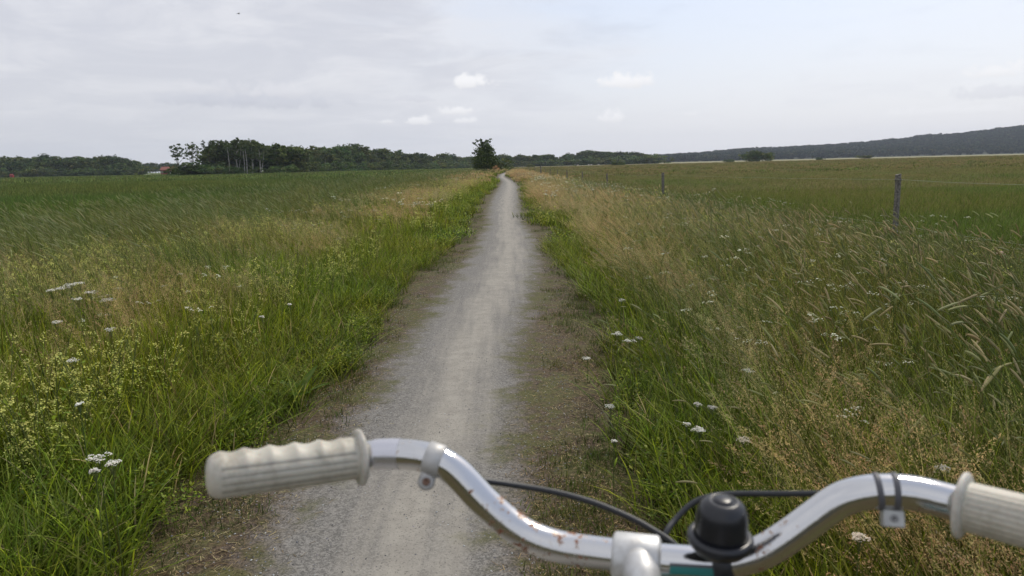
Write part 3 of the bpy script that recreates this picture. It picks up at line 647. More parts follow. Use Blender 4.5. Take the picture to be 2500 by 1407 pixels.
# birches and grove, left of centre
tree('oldbirch', 437, 245, 350, 'birch_tree', 'thin crowned birch standing leftmost in the grove beside the red house', 'tree', v=0, wmul=1.0)
tree('oldbirch', 472, 243, 348, 'birch_tree', 'slim upright birch second from the left in the grove, sky on both sides', 'tree', v=1, wmul=.85)
tree('oldbirch', 513, 248, 343, 'birch_tree', 'airy birch leaning out at the left of the tall grove', 'tree', v=2, wmul=1.05)
for i, (px, top) in enumerate(((535, 342), (556, 341), (580, 336), (600, 337), (617, 339), (636, 346), (655, 346), (677, 346), (700, 352), (716, 352))):
    if px in (636,): tree('birch', px, 238, 346, 'birch_tree', 'pale forked birch with white trunks at the front of the grove', 'tree', v=1, wmul=1.25)
    else: tree('birch' if i in (0, 2, 4) else ('round' if i % 3 == 0 else 'tall'), px, 250+random.uniform(-3, 10), top+random.uniform(-1, 2), 'grove_tree', 'tall tree in the dark grove between the house and the long wood', 'tree', 'trees of the left grove', 1.25)
for i, px in enumerate(np.arange(528, 725, 13)): tree('round', px+random.uniform(-4, 4), 268+random.uniform(0, 18), np.interp(px, [528, 580, 640, 730], [352, 344, 352, 360])+random.uniform(-2, 5), 'grove_tree', 'dark tree at the back of the grove left of centre', 'tree', 'back trees of the left grove', 1.3)
for px, tp, wm2 in ((452, 400, 1.3), (466, 393, 1.6), (485, 392, 1.7), (505, 395, 1.7), (524, 400, 1.6), (538, 404, 1.5), (560, 404, 1.2), (582, 408, 1.2), (605, 406, 1.2), (660, 408, 1.2), (690, 400, 1.5)):
    tree('bush', px, 236+random.uniform(-3, 3), tp, 'shrub', 'dark rounded shrub under the birches of the left grove', 'shrub', 'shrubs under the left grove', wm2)
for px, tp in ((474, 360), (597, 350), (603, 352), (560, 352)):
    x, y = spot(px, 234); h = (hor(px)-tp)*234/F+1.4; mb = MB(); mb.tube([(0, 0, 0), (.12, 0, h*.4), (-.05, 0, h*.8), (.05, 0, h)], [.13, .10, .07, .03], 7)
    o = empty('birch_tree', (x, y, 0)); tag(o, 'slender white birch stem showing against the dark grove', 'tree', 'white birch stems of the grove'); mb.build('trunk', m_birch, o)
    c_ = crown_mb([(0, 0, h*.9, 1.2, 1.2, 1.5), (.4, .2, h*1.0, 1, 1, 1)], 260, .3, BG, .2, .6).build('crown', m_leaf, o)
# long wood
tw = lambda px: np.interp(px, [700, 725, 745, 765, 820, 870, 930, 990, 1040, 1080, 1120, 1160], [352, 352, 349, 356, 352, 351, 360, 368, 373, 376, 380, 381])
zw = lambda px: np.interp(px, [700, 800, 1000, 1160], [285, 330, 470, 640])
for row in range(3):
    px = 712.0
    while px < 1160:
        q = px+random.uniform(-4, 4); Z = zw(q)+row*14+random.uniform(-4, 4); hh_ = hor(q)-tw(q)
        k = random.choice(['round', 'round', 'tall', 'birch']) if row == 0 else random.choice(['round', 'round', 'tall'])
        tree(k, q, Z, tw(q)+(.42*hh_, .16*hh_, 0)[row]+random.uniform(-5, 8), 'broadleaf_tree', ['small leafy tree at the front edge of the long central wood', 'middle sized tree inside the long central wood', 'tall tree forming the skyline of the long central wood'][row], 'tree', ['front trees of the central wood', 'middle trees of the central wood', 'skyline trees of the central wood'][row], 1.35)
        px += (15, 17, 16)[row]*330/Z+5
px = 715.0
while px < 1150:
    tree('bush', px, zw(px)-10, hor(px)-np.interp(px, [715, 1150], [20, 13])+random.uniform(-5, 4), 'shrub', 'low shrub at the edge of the central wood', 'shrub', 'shrubs along the central wood', 1.3); px += 11*330/zw(px)+4
# tree line right of the path
tr_ = lambda px: np.interp(px, [1150, 1232, 1245, 1252, 1262, 1300, 1340, 1352, 1362, 1372, 1384, 1396, 1403, 1410, 1420, 1445, 1500, 1550, 1580, 1600, 1620], [382, 375, 380, 388, 377, 376, 374, 376, 384, 382, 375, 373, 383, 370, 366, 365, 367, 368, 375, 383, 392])
for row in range(2):
    px = 1128.0
    while px < 1612:
        if row or not 1247 < px < 1256:
            tree('round' if random.random() < .75 else 'tall', px+random.uniform(-3, 3), 650+row*18, tr_(px)+(9, 0)[row]*(px > 1410)+random.uniform(-1, 3), 'broadleaf_tree', 'bluish broadleaf tree in the line beyond the pasture, right of the path', 'tree', 'trees of the line right of the path', 1.2)
        px += 11 if row else 13
for px in np.arange(1130, 1610, 10): tree('bush', px, 640, hor(px)-np.interp(px, [1130, 1400, 1600], [12, 13, 20])+random.uniform(-4, 4), 'shrub', 'shrub below the tree line right of the path', 'shrub', 'shrubs under the right tree line', 1.5)
for (px, Z, tp, wm2, lb) in ((1847, 440, 366, 1.0, 'large rounded dark bush standing alone in front of the wooded hill'), (1868, 446, 371, .9, 'rounded bush joined to the right of the large lone one'), (1827, 446, 371, .9, 'rounded bush joined to the left of the large lone one'),
                             (1780, 440, 389, 2.0, 'low spreading bush left of the large lone bush'), (2000, 470, 384, 1.6, 'small spreading bush in the pale strip right of the lone bush'), (2110, 520, 379, 2.6, 'wide flat bush in front of the hill, furthest right'),
                             (1507, 300, 390, 1.0, 'pair topped small bush in front of the right tree line'), (1517, 300, 392, .9, 'small round bush beside its twin before the right tree line'), (1298, 380, 399, 1.2, 'tiny grey-green bush standing in the pasture near the path'), (1402, 400, 402, 1.1, 'tiny dark bush in the pasture below the tree line gap')):
    tree('dome' if Z > 430 else 'bush', px, Z, tp, 'bush', lb, 'bush', None, wm2)
# lone tree by the path
def lone():
    random.seed(21); x, y = spot(1181, 165); o = empty('lone_tree', (x, y, 0)); tag(o, 'lone ragged tree standing by the path ahead, taller than all around', 'tree')
    h = (hor(1181)-338)*165/F+1.4
    L = [(.1, 0, h*.06, 2.0, 1.8, h*.10), (-.8, .3, h*.10, 1.0, 1.2, h*.12), (1.0, .2, h*.12, 1.1, 1.2, h*.14), (.2, 0, h*.18, 2.0, 1.8, h*.16), (.4, 0, h*.38, 1.9, 1.6, h*.18), (.35, 0, h*.55, 1.6, 1.4, h*.14), (.5, 0, h*.72, 1.15, 1.1, h*.12), (.1, 0, h*.86, .9, .9, h*.09), (-.9, 0, h*.80, .55, .5, h*.05), (-1.5, 0, h*.86, .4, .3, h*.03), (-1.0, .1, h*.93, .35, .3, h*.04), (.8, 0, h*.9, .5, .5, h*.07), (1.3, 0, h*.62, .6, .5, h*.09), (-1.3, 0, h*.6, .6, .5, h*.06), (-1.2, 0, h*.36, .9, .8, h*.1)]
    crown_mb([(.3, 0, h*.30, 2.3, 2.0, h*.28), (.35, 0, h*.60, 1.7, 1.5, h*.24)]*2+[(a*1.3, b, c, d*1.2, e*1.2, f*1.05) for a, b, c, d, e, f in L], 10500, .27, [(.085, .125, .035), (.11, .15, .045), (.06, .095, .03)], .4).build('crown', m_leaf, o); trunk_mb(h*.93, .15, 12, 1.6, -.1).build('trunk', m_bark, o)
lone()
tree('bush', 1208, 168, 385, 'bush', 'rounded bush leaning against the right side of the lone tree', 'bush', None, 1.0)
tree('bush', 1236, 220, 401, 'bush', 'small dark bush right of the path bend beyond the lone tree', 'bush', None, 1.3)
x, y = spot(1209, 156); o = empty('dry_shrub', (x, y, 0)); tag(o, 'rusty orange dry shrub at the foot of the lone tree', 'shrub')
crown_mb([(0, 0, .75, .8, .7, .6), (.4, 0, .5, .7, .6, .5)], 500, .12, [(.36, .2, .11), (.3, .18, .1), (.42, .27, .16)]).build('foliage', m_leaf, o)
x, y = spot(1222, 118); o = empty('rank_grass_clump', (float(el(y))-1.2, y, 0)); tag(o, 'tangled green clump where the path bends out of sight', 'plant')
crown_mb([(0, 0, .35, .9, .8, .4), (-.7, .5, .45, .8, .7, .5)], 700, .12, [(.08, .11, .03), (.14, .13, .05), (.06, .09, .03)]).build('foliage', m_leaf, o)

# hill wood (nobody could count it)
hv = [crown_mb([(0, 0, 5, 4.5, 4.5, 4.2), (1.5, 1, 7, 3, 3, 3), (-2, .5, 6, 3, 3, 3), (0, -2, 6.5, 3, 3, 3.2)], 420, 1.25, [(.03, .048, .026), (.042, .062, .03), (.024, .04, .024), (.055, .072, .036)], .6).mesh('plant', m_leaf) for _ in range(4)]
hp = []
for _ in range(9500):
    px = random.uniform(1560, 3050); v = random.random()**.8*.72; q = hill_pt(px, v); hp.append((q[0], q[1], q[2]-1.5))
hp = np.array(hp); n = len(hp); s = rng.uniform(.6, 1.5, n)
scatter('hill_wood', 'dense broadleaf wood covering the long hill at the right', 'wood', hp, np.stack([np.zeros(n), np.zeros(n), rng.uniform(0, 6.28, n)], 1), np.stack([s, s, s], 1), rng.integers(0, 4, n), hv)

# ------------------------------------------------------------------ red house, shed, white fence
m_red = plain('red_paint', (.22, .035, .022), .8, var=.2); m_roof = plain('roof_tile', (.25, .085, .055), .85, var=.3, bscale=4); m_white = plain('white_paint', (.75, .74, .7), .6); m_glass = plain('window_glass', (.03, .035, .04), .1)
def gable(mb, cx, cy, z0, wx, wy, rise, over=.4, th=.18):
    for s in (-1, 1):
        a = [(cx-wx/2-over, cy+s*(wy/2+over), z0-.25), (cx+wx/2+over, cy+s*(wy/2+over), z0-.25), (cx+wx/2+over, cy, z0+rise), (cx-wx/2-over, cy, z0+rise)]
        b = [(q[0], q[1], q[2]+th) for q in a]; mb.add(a+b, [(0, 1, 2, 3), (7, 6, 5, 4), (0, 4, 5, 1), (1, 5, 6, 2), (2, 6, 7, 3), (3, 7, 4, 0)])
Zh = 470; hx, hy_ = spot(418, Zh); o = empty('farmhouse', (hx, hy_, 0)); tag(o, 'low red wooden farmhouse with orange tiled roof left of the birch grove', 'house')
mb = MB(); mb.box((-1, 0, 1.4), 8, 6, 2.8); mb.add([(-5, -3, 2.8), (-5, 3, 2.8), (-5, 0, 4.1), (3, -3, 2.8), (3, 3, 2.8), (3, 0, 4.1)], [(0, 2, 1), (3, 4, 5)]); mb.box((5, -.5, 1.3), 3.98, 5, 2.6); mb.build('wall', m_red, o)
mb = MB(); gable(mb, -1, 0, 2.9, 8, 6, 1.6); gable(mb, 5.3, -.5, 2.6, 3.4, 5, 1.2, .3); rf = mb.build('roof', m_roof, o)
mb = MB(); mb.box((1.8, 0, 4.6), .7, .7, 1.3); mb.build('chimney', plain('brick', (.3, .12, .08), .9), rf)
for wx_ in (-4, -2.2, -.4, 1.4, 4.4, 6.0):
    yb = -3.03 if wx_ < 3 else -3.03; mb = MB(); mb.box((wx_, yb, 1.55), .95, .08, 1.15); fr = mb.build('window', m_white, o)
    mb = MB(); mb.box((wx_, yb-.045, 1.55), .7, .03, .9); mb.build('pane', m_glass, fr)
mb = MB(); mb.box((.5, -3.04, 1.0), .9, .08, 2.0); mb.build('door', m_white, o)
sx_, sy_ = spot(29, 450); o = empty('shed', (sx_, sy_, 0)); tag(o, 'small bright red shed at the foot of the far left wood', 'shed')
mb = MB(); mb.box((0, 0, .8), 1.6, 1.5, 1.6); mb.build('wall', plain('bright_red', (.26, .02, .02), .7), o); mb = MB(); gable(mb, 0, 0, 1.62, 1.6, 1.5, .5, .15, .08); mb.build('roof', plain('red_roof', (.22, .035, .03), .8), o); mb = MB(); mb.box((.2, -.78, .7), .5, .05, 1.3); mb.build('door', plain('dark_red', (.2, .02, .02), .7), o)
fx, fy = spot(366, 440); o = empty('picket_fence', (fx, fy, 0)); o.scale = (.75, 1, .6); tag(o, 'short white picket fence left of the red house', 'fence')
mb = MB(); mb.box((0, 0, .4), .10, .03, .8); pkm = mb.mesh('picket', plain('old_white_paint', (.45, .45, .43), .7))
for i in range(17):
    q = link(bpy.data.objects.new('picket', pkm)); q.parent = o; q.location = (-3.2+i*.4, 0, .05)
for z in (.28, .65): mb = MB(); mb.box((0, .05, z), 6.8, .05, .08); mb.build('rail', m_white, o)
# pale cattle far out on the pasture
m_cow = plain('pale_hide', (.6, .56, .5), .9)
def cow():
    mb = MB(); mb.tube([(-.95, 0, 1.1), (-.7, 0, 1.05), (0, 0, 1.0), (.6, 0, 1.08), (.85, 0, 1.15), (1.15, 0, 1.0), (1.35, 0, .62), (1.5, 0, .4)], [.15, .36, .40, .36, .26, .17, .15, .09], 10)
    for sx in (-.7, .6):
        for sy in (-.2, .2): mb.tube([(sx, sy, .85), (sx+(.08 if sx < 0 else 0), sy, .5), (sx, sy, 0)], [.13, .08, .06], 6)
    mb.tube([(-1.0, 0, 1.2), (-1.12, 0, .8), (-1.1, 0, .5)], [.04, .03, .05], 5)
    for sy in (-1, 1): mb.tube([(1.22, sy*.1, .9), (1.2, sy*.28, .92)], [.05, .02], 5)
    return mb.mesh('cow', m_cow, True)
cm = cow()
for px, rz in ((1404, .2), (1411, 2.9), (1437, .3), (1444, 3.4), (1461, 0)):
    q = link(bpy.data.objects.new('grazing_sheep', cm)); x, y = spot(px, 520); q.location = (x, y, float(g(x, y))); q.rotation_euler = (0, 0, rz); q.scale = (.5, .55, .6); tag(q, 'tiny pale sheep grazing far off below the tree line right of the path', 'sheep', 'sheep on the far pasture')
# gull
mb = MB(); mb.tube([(-.2, 0, 0), (-.1, 0, 0), (.05, 0, .01), (.18, 0, .02), (.24, 0, .01)], [.01, .045, .055, .03, .01], 8)
gp = at(582, 34, 100); o = mb.build('bird', plain('bird_grey', (.42, .42, .43), .8), None, True); o.location = gp; o.rotation_euler = (0, .1, .7); tag(o, 'small bird gliding high in the sky at the upper left', 'bird')
for s in (-1, 1):
    mb = MB(); mb.add([(.08, s*.03, .03), (-.08, s*.03, .03), (-.03, s*.26, .09), (.09, s*.24, .10), (-.12, s*.52, .04), (.08, s*.03, .018), (-.08, s*.03, .018), (-.03, s*.26, .082), (.09, s*.24, .088), (-.12, s*.52, .036)], [(0, 3, 2, 1), (2, 3, 4), (5, 6, 7, 8), (7, 9, 8), (0, 1, 6, 5), (1, 2, 7, 6), (2, 4, 9, 7), (0, 5, 8, 3), (3, 8, 9, 4)]); mb.build('wing', m_cow, o)

# ------------------------------------------------------------------ fence
fence = empty('wire_fence', (FENX, 12.2, 0)); tag(fence, 'post and wire fence running along the right side of the path to the distance', 'fence')
fo = np.array([FENX, 12.2, 0])
posts = []
def post(px, base_y, Y, rad, h):
    v = ray(px, hor(px)); x = v[0]/v[1]*Y; z = float(g(x, Y)); mb = MB(); rings = []; n = 12
    a0 = random.random()*6; lx, ly = random.gauss(0, .012), random.gauss(0, .012)
    for t in np.linspace(-.05, 1, 9): rings.append(t)
    vs = []
    for t in rings:
        for k in range(n):
            a = a0+k/n*6.283; rr = rad*(1+.06*math.sin(3*a+t*4)+random.uniform(-.05, .05)); vs.append((x+lx*t+rr*math.cos(a), Y+ly*t+rr*math.sin(a), z+h*t+(.01*math.cos(a) if t == 1 else 0)))
    fs = [(i*n+k, i*n+(k+1) % n, (i+1)*n+(k+1) % n, (i+1)*n+k) for i in range(8) for k in range(n)]+[tuple(8*n+k for k in range(n))]
    mb.add(vs, fs); o = mb.build('fence_post', m_post, fence); o.matrix_parent_inverse = Matrix.Translation(-Vector(fo)); posts.append((x, Y, z, h)); return o
NEARP = [(2192+4, 12.2, .044), (1619.5, 31.5, .055), (1482, 49.5, .05), (1421.5, 66, .045), (1384, 82, .05), (1360.5, 98, .04), (1343, 114, .04), (1331.6, 128, .035), (1320, 120, .09), (1306, 165, .05), (1290, 200, .05), (1276, 245, .06), (1267, 290, .06), (1258, 340, .06)]
for px, Y, rd in NEARP:
    o = post(px, 0, Y, rd, 1.14 if Y != 120 else 1.5)
    if Y == 12.2: o['label'] = 'nearest grey weathered post with lichen'
    if Y == 120: o['label'] = 'thickest post among the distant ones'
line_posts = [q for q in posts if q[1] != 120]; line_posts = [(line_posts[0][0]+.15, -6, 0, 1.14)]+line_posts
for hgt, rr in ((1.06, .0018), (.36, .0018)):
    for i in range(len(line_posts)-1):
        a, b = line_posts[i], line_posts[i+1]; mb = MB(); off = .058
        pts = [(a[0]*(1-t)+b[0]*t-off, a[1]*(1-t)+b[1]*t, (a[2]*(1-t)+b[2]*t)+hgt-.10*t*(1-t)*(1+.5*(hgt < .5))+.006*math.sin(t*40)) for t in np.linspace(0, 1, 13)]
        mb.tube(pts, max(rr, b[1]*.00003), 5); o = mb.build('wire', m_wire, fence, True); o.matrix_parent_inverse = Matrix.Translation(-Vector(fo))
mb = MB(); x0, y0 = line_posts[1][:2]
for k in range(3): mb.tube([(x0+.058*math.cos(t), y0+.058*math.sin(t), 1.05+k*.006+.002*math.sin(t)) for t in np.linspace(0, 6.28, 17)], .0022, 5)
o = mb.build('wire_tie', plain('dark_wire', (.08, .08, .075), .6), fence, True); o.matrix_parent_inverse = Matrix.Translation(-Vector(fo))

# ------------------------------------------------------------------ individual flowers and stalks
random.seed(5)
def yarrow(px, py, h, label, rad=.026, col=(.78, .77, .72), tilt=0.0):
    p = gnd(px, py, h); o = empty('yarrow', (p[0], p[1], 0)); tag(o, label, 'flower')
    mb = MB(); P = line((0, 0, 0), h*.97, random.uniform(0, 6.28), .03, .12, 5); P = [q-(P[-1]-np.array([0, 0, P[-1][2]]))*(i/5) for i, q in enumerate(P)]
    mb.tube(P, [.0024, .0022, .002, .0018, .0016, .0014], 5, (.11, .15, .06), cap=False)
    tips = []
    for k in range(7):
        a = k/7*6.283+random.uniform(-.3, .3); q = rad*random.uniform(.35, 1) if k else 0; t = P[-1]+np.array([q*math.cos(a), q*math.sin(a), random.uniform(-.003, .005)+.01]); tips.append(t)
        mb.tube([P[-2]*.35+P[-1]*.65, t], .0011, 4, (.13, .17, .08), cap=False)
    mb.build('stem', m_grass, o)
    lf_ = MB()
    for k in range(5):
        q = P[0]*(1-k/6)+P[-1]*(k/6); a = random.uniform(0, 6.28); blade(lf_, q, .06, .010, a, .9, .6, GREEN0[1], GREEN1[0], 3)
    lf_.build('leaves', m_grass, o)
    fb = MB()
    for t in tips: umbel(fb, t, rad*.5, 34, .0023, col)
    fb.build('flower_head', m_flower, o); return o
for a in ((1507, 816, .34, 'white yarrow at the right verge edge, left one of the pair with its neighbour', .030), (1537, 833, .32, 'broad white yarrow just right of and below its twin on the right verge', .034), (1561, 826, .36, 'small tilted yarrow head touching the brown grass right of the pair', .022),
          (1434, 878, .16, 'white yarrow standing alone over the short turf right of the path', .028), (1490, 996, .14, 'low white yarrow at the edge of the dark tuft beside the bare verge', .024), (1518, 733, .36, 'white yarrow highest up the verge before the tall right meadow', .030),
          (1703, 986, .38, 'small yarrow left of two neighbours in the right verge grass', .017), (1740, 994, .37, 'small white yarrow next to the grey timothy heads', .017), (1708, 1050, .36, 'wide white yarrow below the crossing grass heads', .028), (1677, 1036, .36, 'tiny yarrow left of the wide one under the grass heads', .014),
          (1814, 1074, .36, 'cream and brown yarrow head above the right handlebar cable', .028), (2302, 1140, .45, 'greyish yarrow head behind the right bend of the handlebar', .024), (2100, 1308, .45, 'fading yarrow head seen below the right handlebar bend', .020),
          (1826, 905, .42, 'pale yarrow half hidden among hanging timothy heads', .026), (1500, 1078, .30, 'small greenish yarrow on the verge edge, lowest on the right', .012)):
    yarrow(*a[:4], rad=a[4], col=(.62, .55, .45) if 'cream' in a[3] or 'fading' in a[3] else (.66, .65, .60))
for px, py, rd in ((126, 706, .05), (150, 702, .06), (172, 694, .06), (194, 689, .05), (220, 712, .05), (262, 730, .05), (190, 728, .04)):
    yarrow(px, py, .62, 'flat white umbel in the raised cluster at the far left of the verge', rad=rd*.8)['group'] = 'white umbels in the left cluster'
for px, py, lb, rd in ((240, 1115, 'large white umbel low in the left foreground', .030), (275, 1128, 'white umbel right beside the large one in the left foreground', .022), (232, 1145, 'small white umbel just beneath the large left foreground one', .016), (193, 985, 'single white umbel on a bare stalk in the left foreground', .018), (140, 785, 'white umbel at the left edge above the yellow flowers', .03), (270, 803, 'white umbel above the brown seed heads at the left', .03), (175, 880, 'loose white umbel among yellow flowers at the left edge', .03), (640, 772, 'tiny white umbel in the middle of the left verge', .015), (708, 742, 'tiny white umbel above the lush left verge', .015)):
    yarrow(px, py, .48, lb, rad=rd)
# clover head at right edge, and broad-leaved dock on the left verge
p = gnd(2443, 620, .5); o = empty('pink_flower', (p[0], p[1], 0)); tag(o, 'pale pink ragged flower at the right edge below the fence wire', 'flower'); mb = MB(); mb.tube([(0, 0, 0), (.02, 0, .3), (0, 0, .5)], .002, 5, (.1, .14, .05)); mb.build('stem', m_grass, o)
mb = MB(); umbel(mb, (0, 0, .5), .035, 40, .012, (.62, .42, .34)); mb.build('flower_head', m_flower, o)
p = gnd(725, 985); o = empty('dock_plant', (p[0], p[1], 0)); tag(o, 'broad-leaved light green dock plant at the foot of the left verge', 'plant')
for k in range(9):
    a = k*.7+random.uniform(-.2, .2); L = random.uniform(.16, .26); mb = MB(); P = line((0, 0, .01), L, a, random.uniform(.35, .9), .6, 6); s = np.array([-math.sin(a), math.cos(a), 0]); vs = []; cs = []
    for i, q in enumerate(P):
        wd = .034*math.sin(math.pi*min(.97, (i/6*.85+.12))); vs += [q-s*wd+np.array([0, 0, .008]), q, q+s*wd+np.array([0, 0, .008])]; cs += [(.09, .17, .03), (.14, .20, .06), (.09, .17, .03)]
    mb.add(vs, [(3*i+j, 3*i+j+1, 3*i+4+j, 3*i+3+j) for i in range(6) for j in (0, 1)], cs); mb.build('leaf', m_grass, o, True)
def thistle(px, py, h, label):
    p = gnd(px, py, 0); o = empty('thistle', (p[0], p[1], 0)); tag(o, label, 'plant'); mb = MB(); mb.tube([(0, 0, 0), (.01, 0, h*.5), (0, .01, h)], [.005, .004, .002], 5, (.1, .13, .06)); mb.build('stem', m_grass, o); mb = MB()
    for k in range(26):
        z = h*random.uniform(.15, 1); blade(mb, (0, 0, z), .10*(1.3-z/h), .02, random.uniform(0, 6.28), .7, .6, (.05, .09, .03), (.08, .13, .04), 3)
    mb.build('leaves', m_grass, o)
thistle(1170, 452, .95, 'dark upright thistle in the far left verge, right one of two'); thistle(1148, 455, .8, 'dark upright thistle in the far left verge, left one of two')
# the large timothy stalks one can pick out
def tim(px, py, h, L, lean, label='long grey-green timothy head nodding over the meadow grass right of the path', group='timothy stalks picked out in the right meadow', az=None, col=(.36, .37, .22)):
    p = gnd(px, py, h); mb = MB(); az = math.pi+random.gauss(0, .4) if az is None else az
    P = line((0, 0, 0), h*1.12, az, lean*.4, lean*1.2, 8); k = (h)/P[-1][2]; P = [q*np.array([1, 1, k]) for q in P]
    o = empty('timothy_stalk', (p[0]-P[-1][0], p[1]-P[-1][1], 0)); tag(o, label, 'grass stalk', group)
    mb.tube(P, .0014, 4, (.15, .19, .07), cap=False); mb.build('stem', m_grass, o, True); mb = MB(); d = P[-1]-P[-2]; d /= np.linalg.norm(d); q = P[-1]; pts = [q]; hz = np.array([d[0], d[1], -.9]); hz /= np.linalg.norm(hz)
    for i in range(9): d = d+hz*.05; d /= np.linalg.norm(d); q = q+d*L/9; pts.append(q)
    rd = .0048; mb.tube(pts, [rd*.5, rd*.9, rd, rd, rd*1.02, rd, rd*.95, rd*.88, rd*.7, rd*.3], 8, vary(col, .12))
    for _ in range(90):
        i = random.randrange(9); c = pts[i]+(pts[i+1]-pts[i])*random.random(); v = rng.normal(size=3); v -= d*(v@d); v /= np.linalg.norm(v); c2 = c+v*rd; mb.add([c2-d*.0015-np.cross(v, d)*.0008, c2-d*.0015+np.cross(v, d)*.0008, c2+v*.0028+d*.002], [(0, 1, 2)], vary(col, .3))
    mb.build('seed_head', m_head, o, True)
for _ in range(150):
    Y = random.uniform(2.4, 9.5); xm = min(.68*Y+.2, 5.6); x = random.uniform(1.0+.18*Y, max(xm, 1.6+.18*Y)); h = random.uniform(.48, .84)
    q = np.array([x, Y, h])-CAM; z = q@_f; tim(PW/2+F*(q@_r)/z, PH/2-F*(q@_u)/z, h, random.uniform(.06, .12), random.uniform(.35, .8) if Y > 4.2 or random.random() < .3 else random.uniform(.9, 1.3), col=random.choice([(.37, .37, .19), (.31, .33, .16), (.44, .36, .21)]))

# ------------------------------------------------------------------ bicycle
bar_px = [(2343, 1232, .482), (2244, 1207, .490), (2178, 1200, .494), (2115, 1203, .498), (2052, 1221, .502), (1988, 1264, .507), (1933, 1304, .511), (1856, 1350, .516), (1760, 1373, .521), (1645, 1370, .526), (1553, 1361, .531), (1447, 1348, .537), (1366, 1335, .542), (1298, 1312, .546), (1246, 1280, .549), (1180, 1222, .553), (1114, 1153, .557), (1060, 1122, .559), (994, 1110, .562), (930, 1109, .567), (880, 1117, .571)]
barP = smooth_pts([at(*q) for q in bar_px], 5)
bc = at(1553, 1361, .531)
bike = empty('bicycle', (float(bc[0]), float(bc[1])+.05, 0)); tag(bike, 'old city bicycle with rust-spotted chrome handlebar and cream grips in the foreground', 'bicycle')
BO = Matrix.Translation(-bike.location)
def bp_(mb, name, mat, parent=bike, smooth=True, bevel=0):
    o = mb.build(name, mat, parent, smooth); o.matrix_parent_inverse = BO if parent is bike else Matrix.Identity(4)
    if parent is not bike: o.matrix_parent_inverse = Matrix.Identity(4)
    if bevel:
        b = o.modifiers.new('bevel', 'BEVEL'); b.width = bevel; b.segments = 3; b.limit_method = 'ANGLE'; b.angle_limit = R(40)
    return o
m_chrome, nt, p = newmat('chrome'); p.inputs['Metallic'].default_value = 1
pos = N(nt, 'ShaderNodeNewGeometry').outputs['Position']; nz = NOISE(nt, pos, 160, 6, .65); nz2 = NOISE(nt, pos, 45, 4, .6); nz3 = NOISE(nt, pos, 600, 3, .6)
dist = VM(nt, 'DISTANCE', pos, tuple(at(1330, 1290, .54)), 1); dist2 = VM(nt, 'DISTANCE', pos, tuple(at(1840, 1345, .515)), 1)
prox = M(nt, 'MAXIMUM', SS(nt, dist, .008, .07, 1, 0), M(nt, 'MULTIPLY', SS(nt, dist2, .005, .03, 1, 0), .8))
sc1 = M(nt, 'ADD', M(nt, 'ADD', M(nt, 'MULTIPLY', nz, .7), M(nt, 'MULTIPLY', nz2, .3)), M(nt, 'MULTIPLY', prox, .105))
rust = SS(nt, sc1, .635, .66); halo = SS(nt, sc1, .61, .655)
ccol = MIX(nt, halo, (.62, .62, .62), (.40, .30, .20)); ccol = MIX(nt, rust, ccol, (.20, .065, .03))
nt.links.new(ccol, p.inputs['Base Color']); nt.links.new(M(nt, 'SUBTRACT', 1.0, M(nt, 'MULTIPLY', rust, .95)), p.inputs['Metallic'])
nt.links.new(M(nt, 'ADD', M(nt, 'ADD', SS(nt, nz2, .35, .75, .05, .15), M(nt, 'MULTIPLY', prox, .12)), M(nt, 'MULTIPLY', halo, .35)), p.inputs['Roughness'])
b = N(nt, 'ShaderNodeBump'); b.inputs['Strength'].default_value = .12; b.inputs['Distance'].default_value = .0004; nt.links.new(nz3, b.inputs['Height']); nt.links.new(b.outputs[0], p.inputs['Normal'])
m_alu = plain('dull_aluminium', (.66, .66, .65), .45, .45, .3, 90, vcol=(.52, .51, .49)); m_blackp = plain('black_rubber', (.022, .024, .028), .45, bscale=60, var=.2)
m_bell = plain('black_bell_shell', (.015, .016, .020), .30, bscale=40, var=.15); m_clamp = plain('grey_clamp', (.52, .51, .49), .5, .3, .1, 120, vcol=(.40, .39, .37)); m_dark = plain('dark_strap', (.09, .09, .10), .5)
m_clear = plain('clear_block', (.50, .51, .49), .3, 0, .1, 60, vcol=(.38, .38, .37)); m_screw = plain('rusty_screw', (.22, .13, .09), .6, .4, .3, 300, vcol=(.10, .06, .04)); m_teal = plain('teal_sticker', (.03, .20, .19), .4); m_tyre = plain('tyre', (.03, .03, .03), .8); m_frame = plain('frame_paint', (.05, .12, .13), .3); m_saddle = plain('saddle_vinyl', (.03, .028, .026), .5)
mb = MB(); mb.tube(barP, .0111, 40); bar = bp_(mb, 'handlebar', m_chrome)
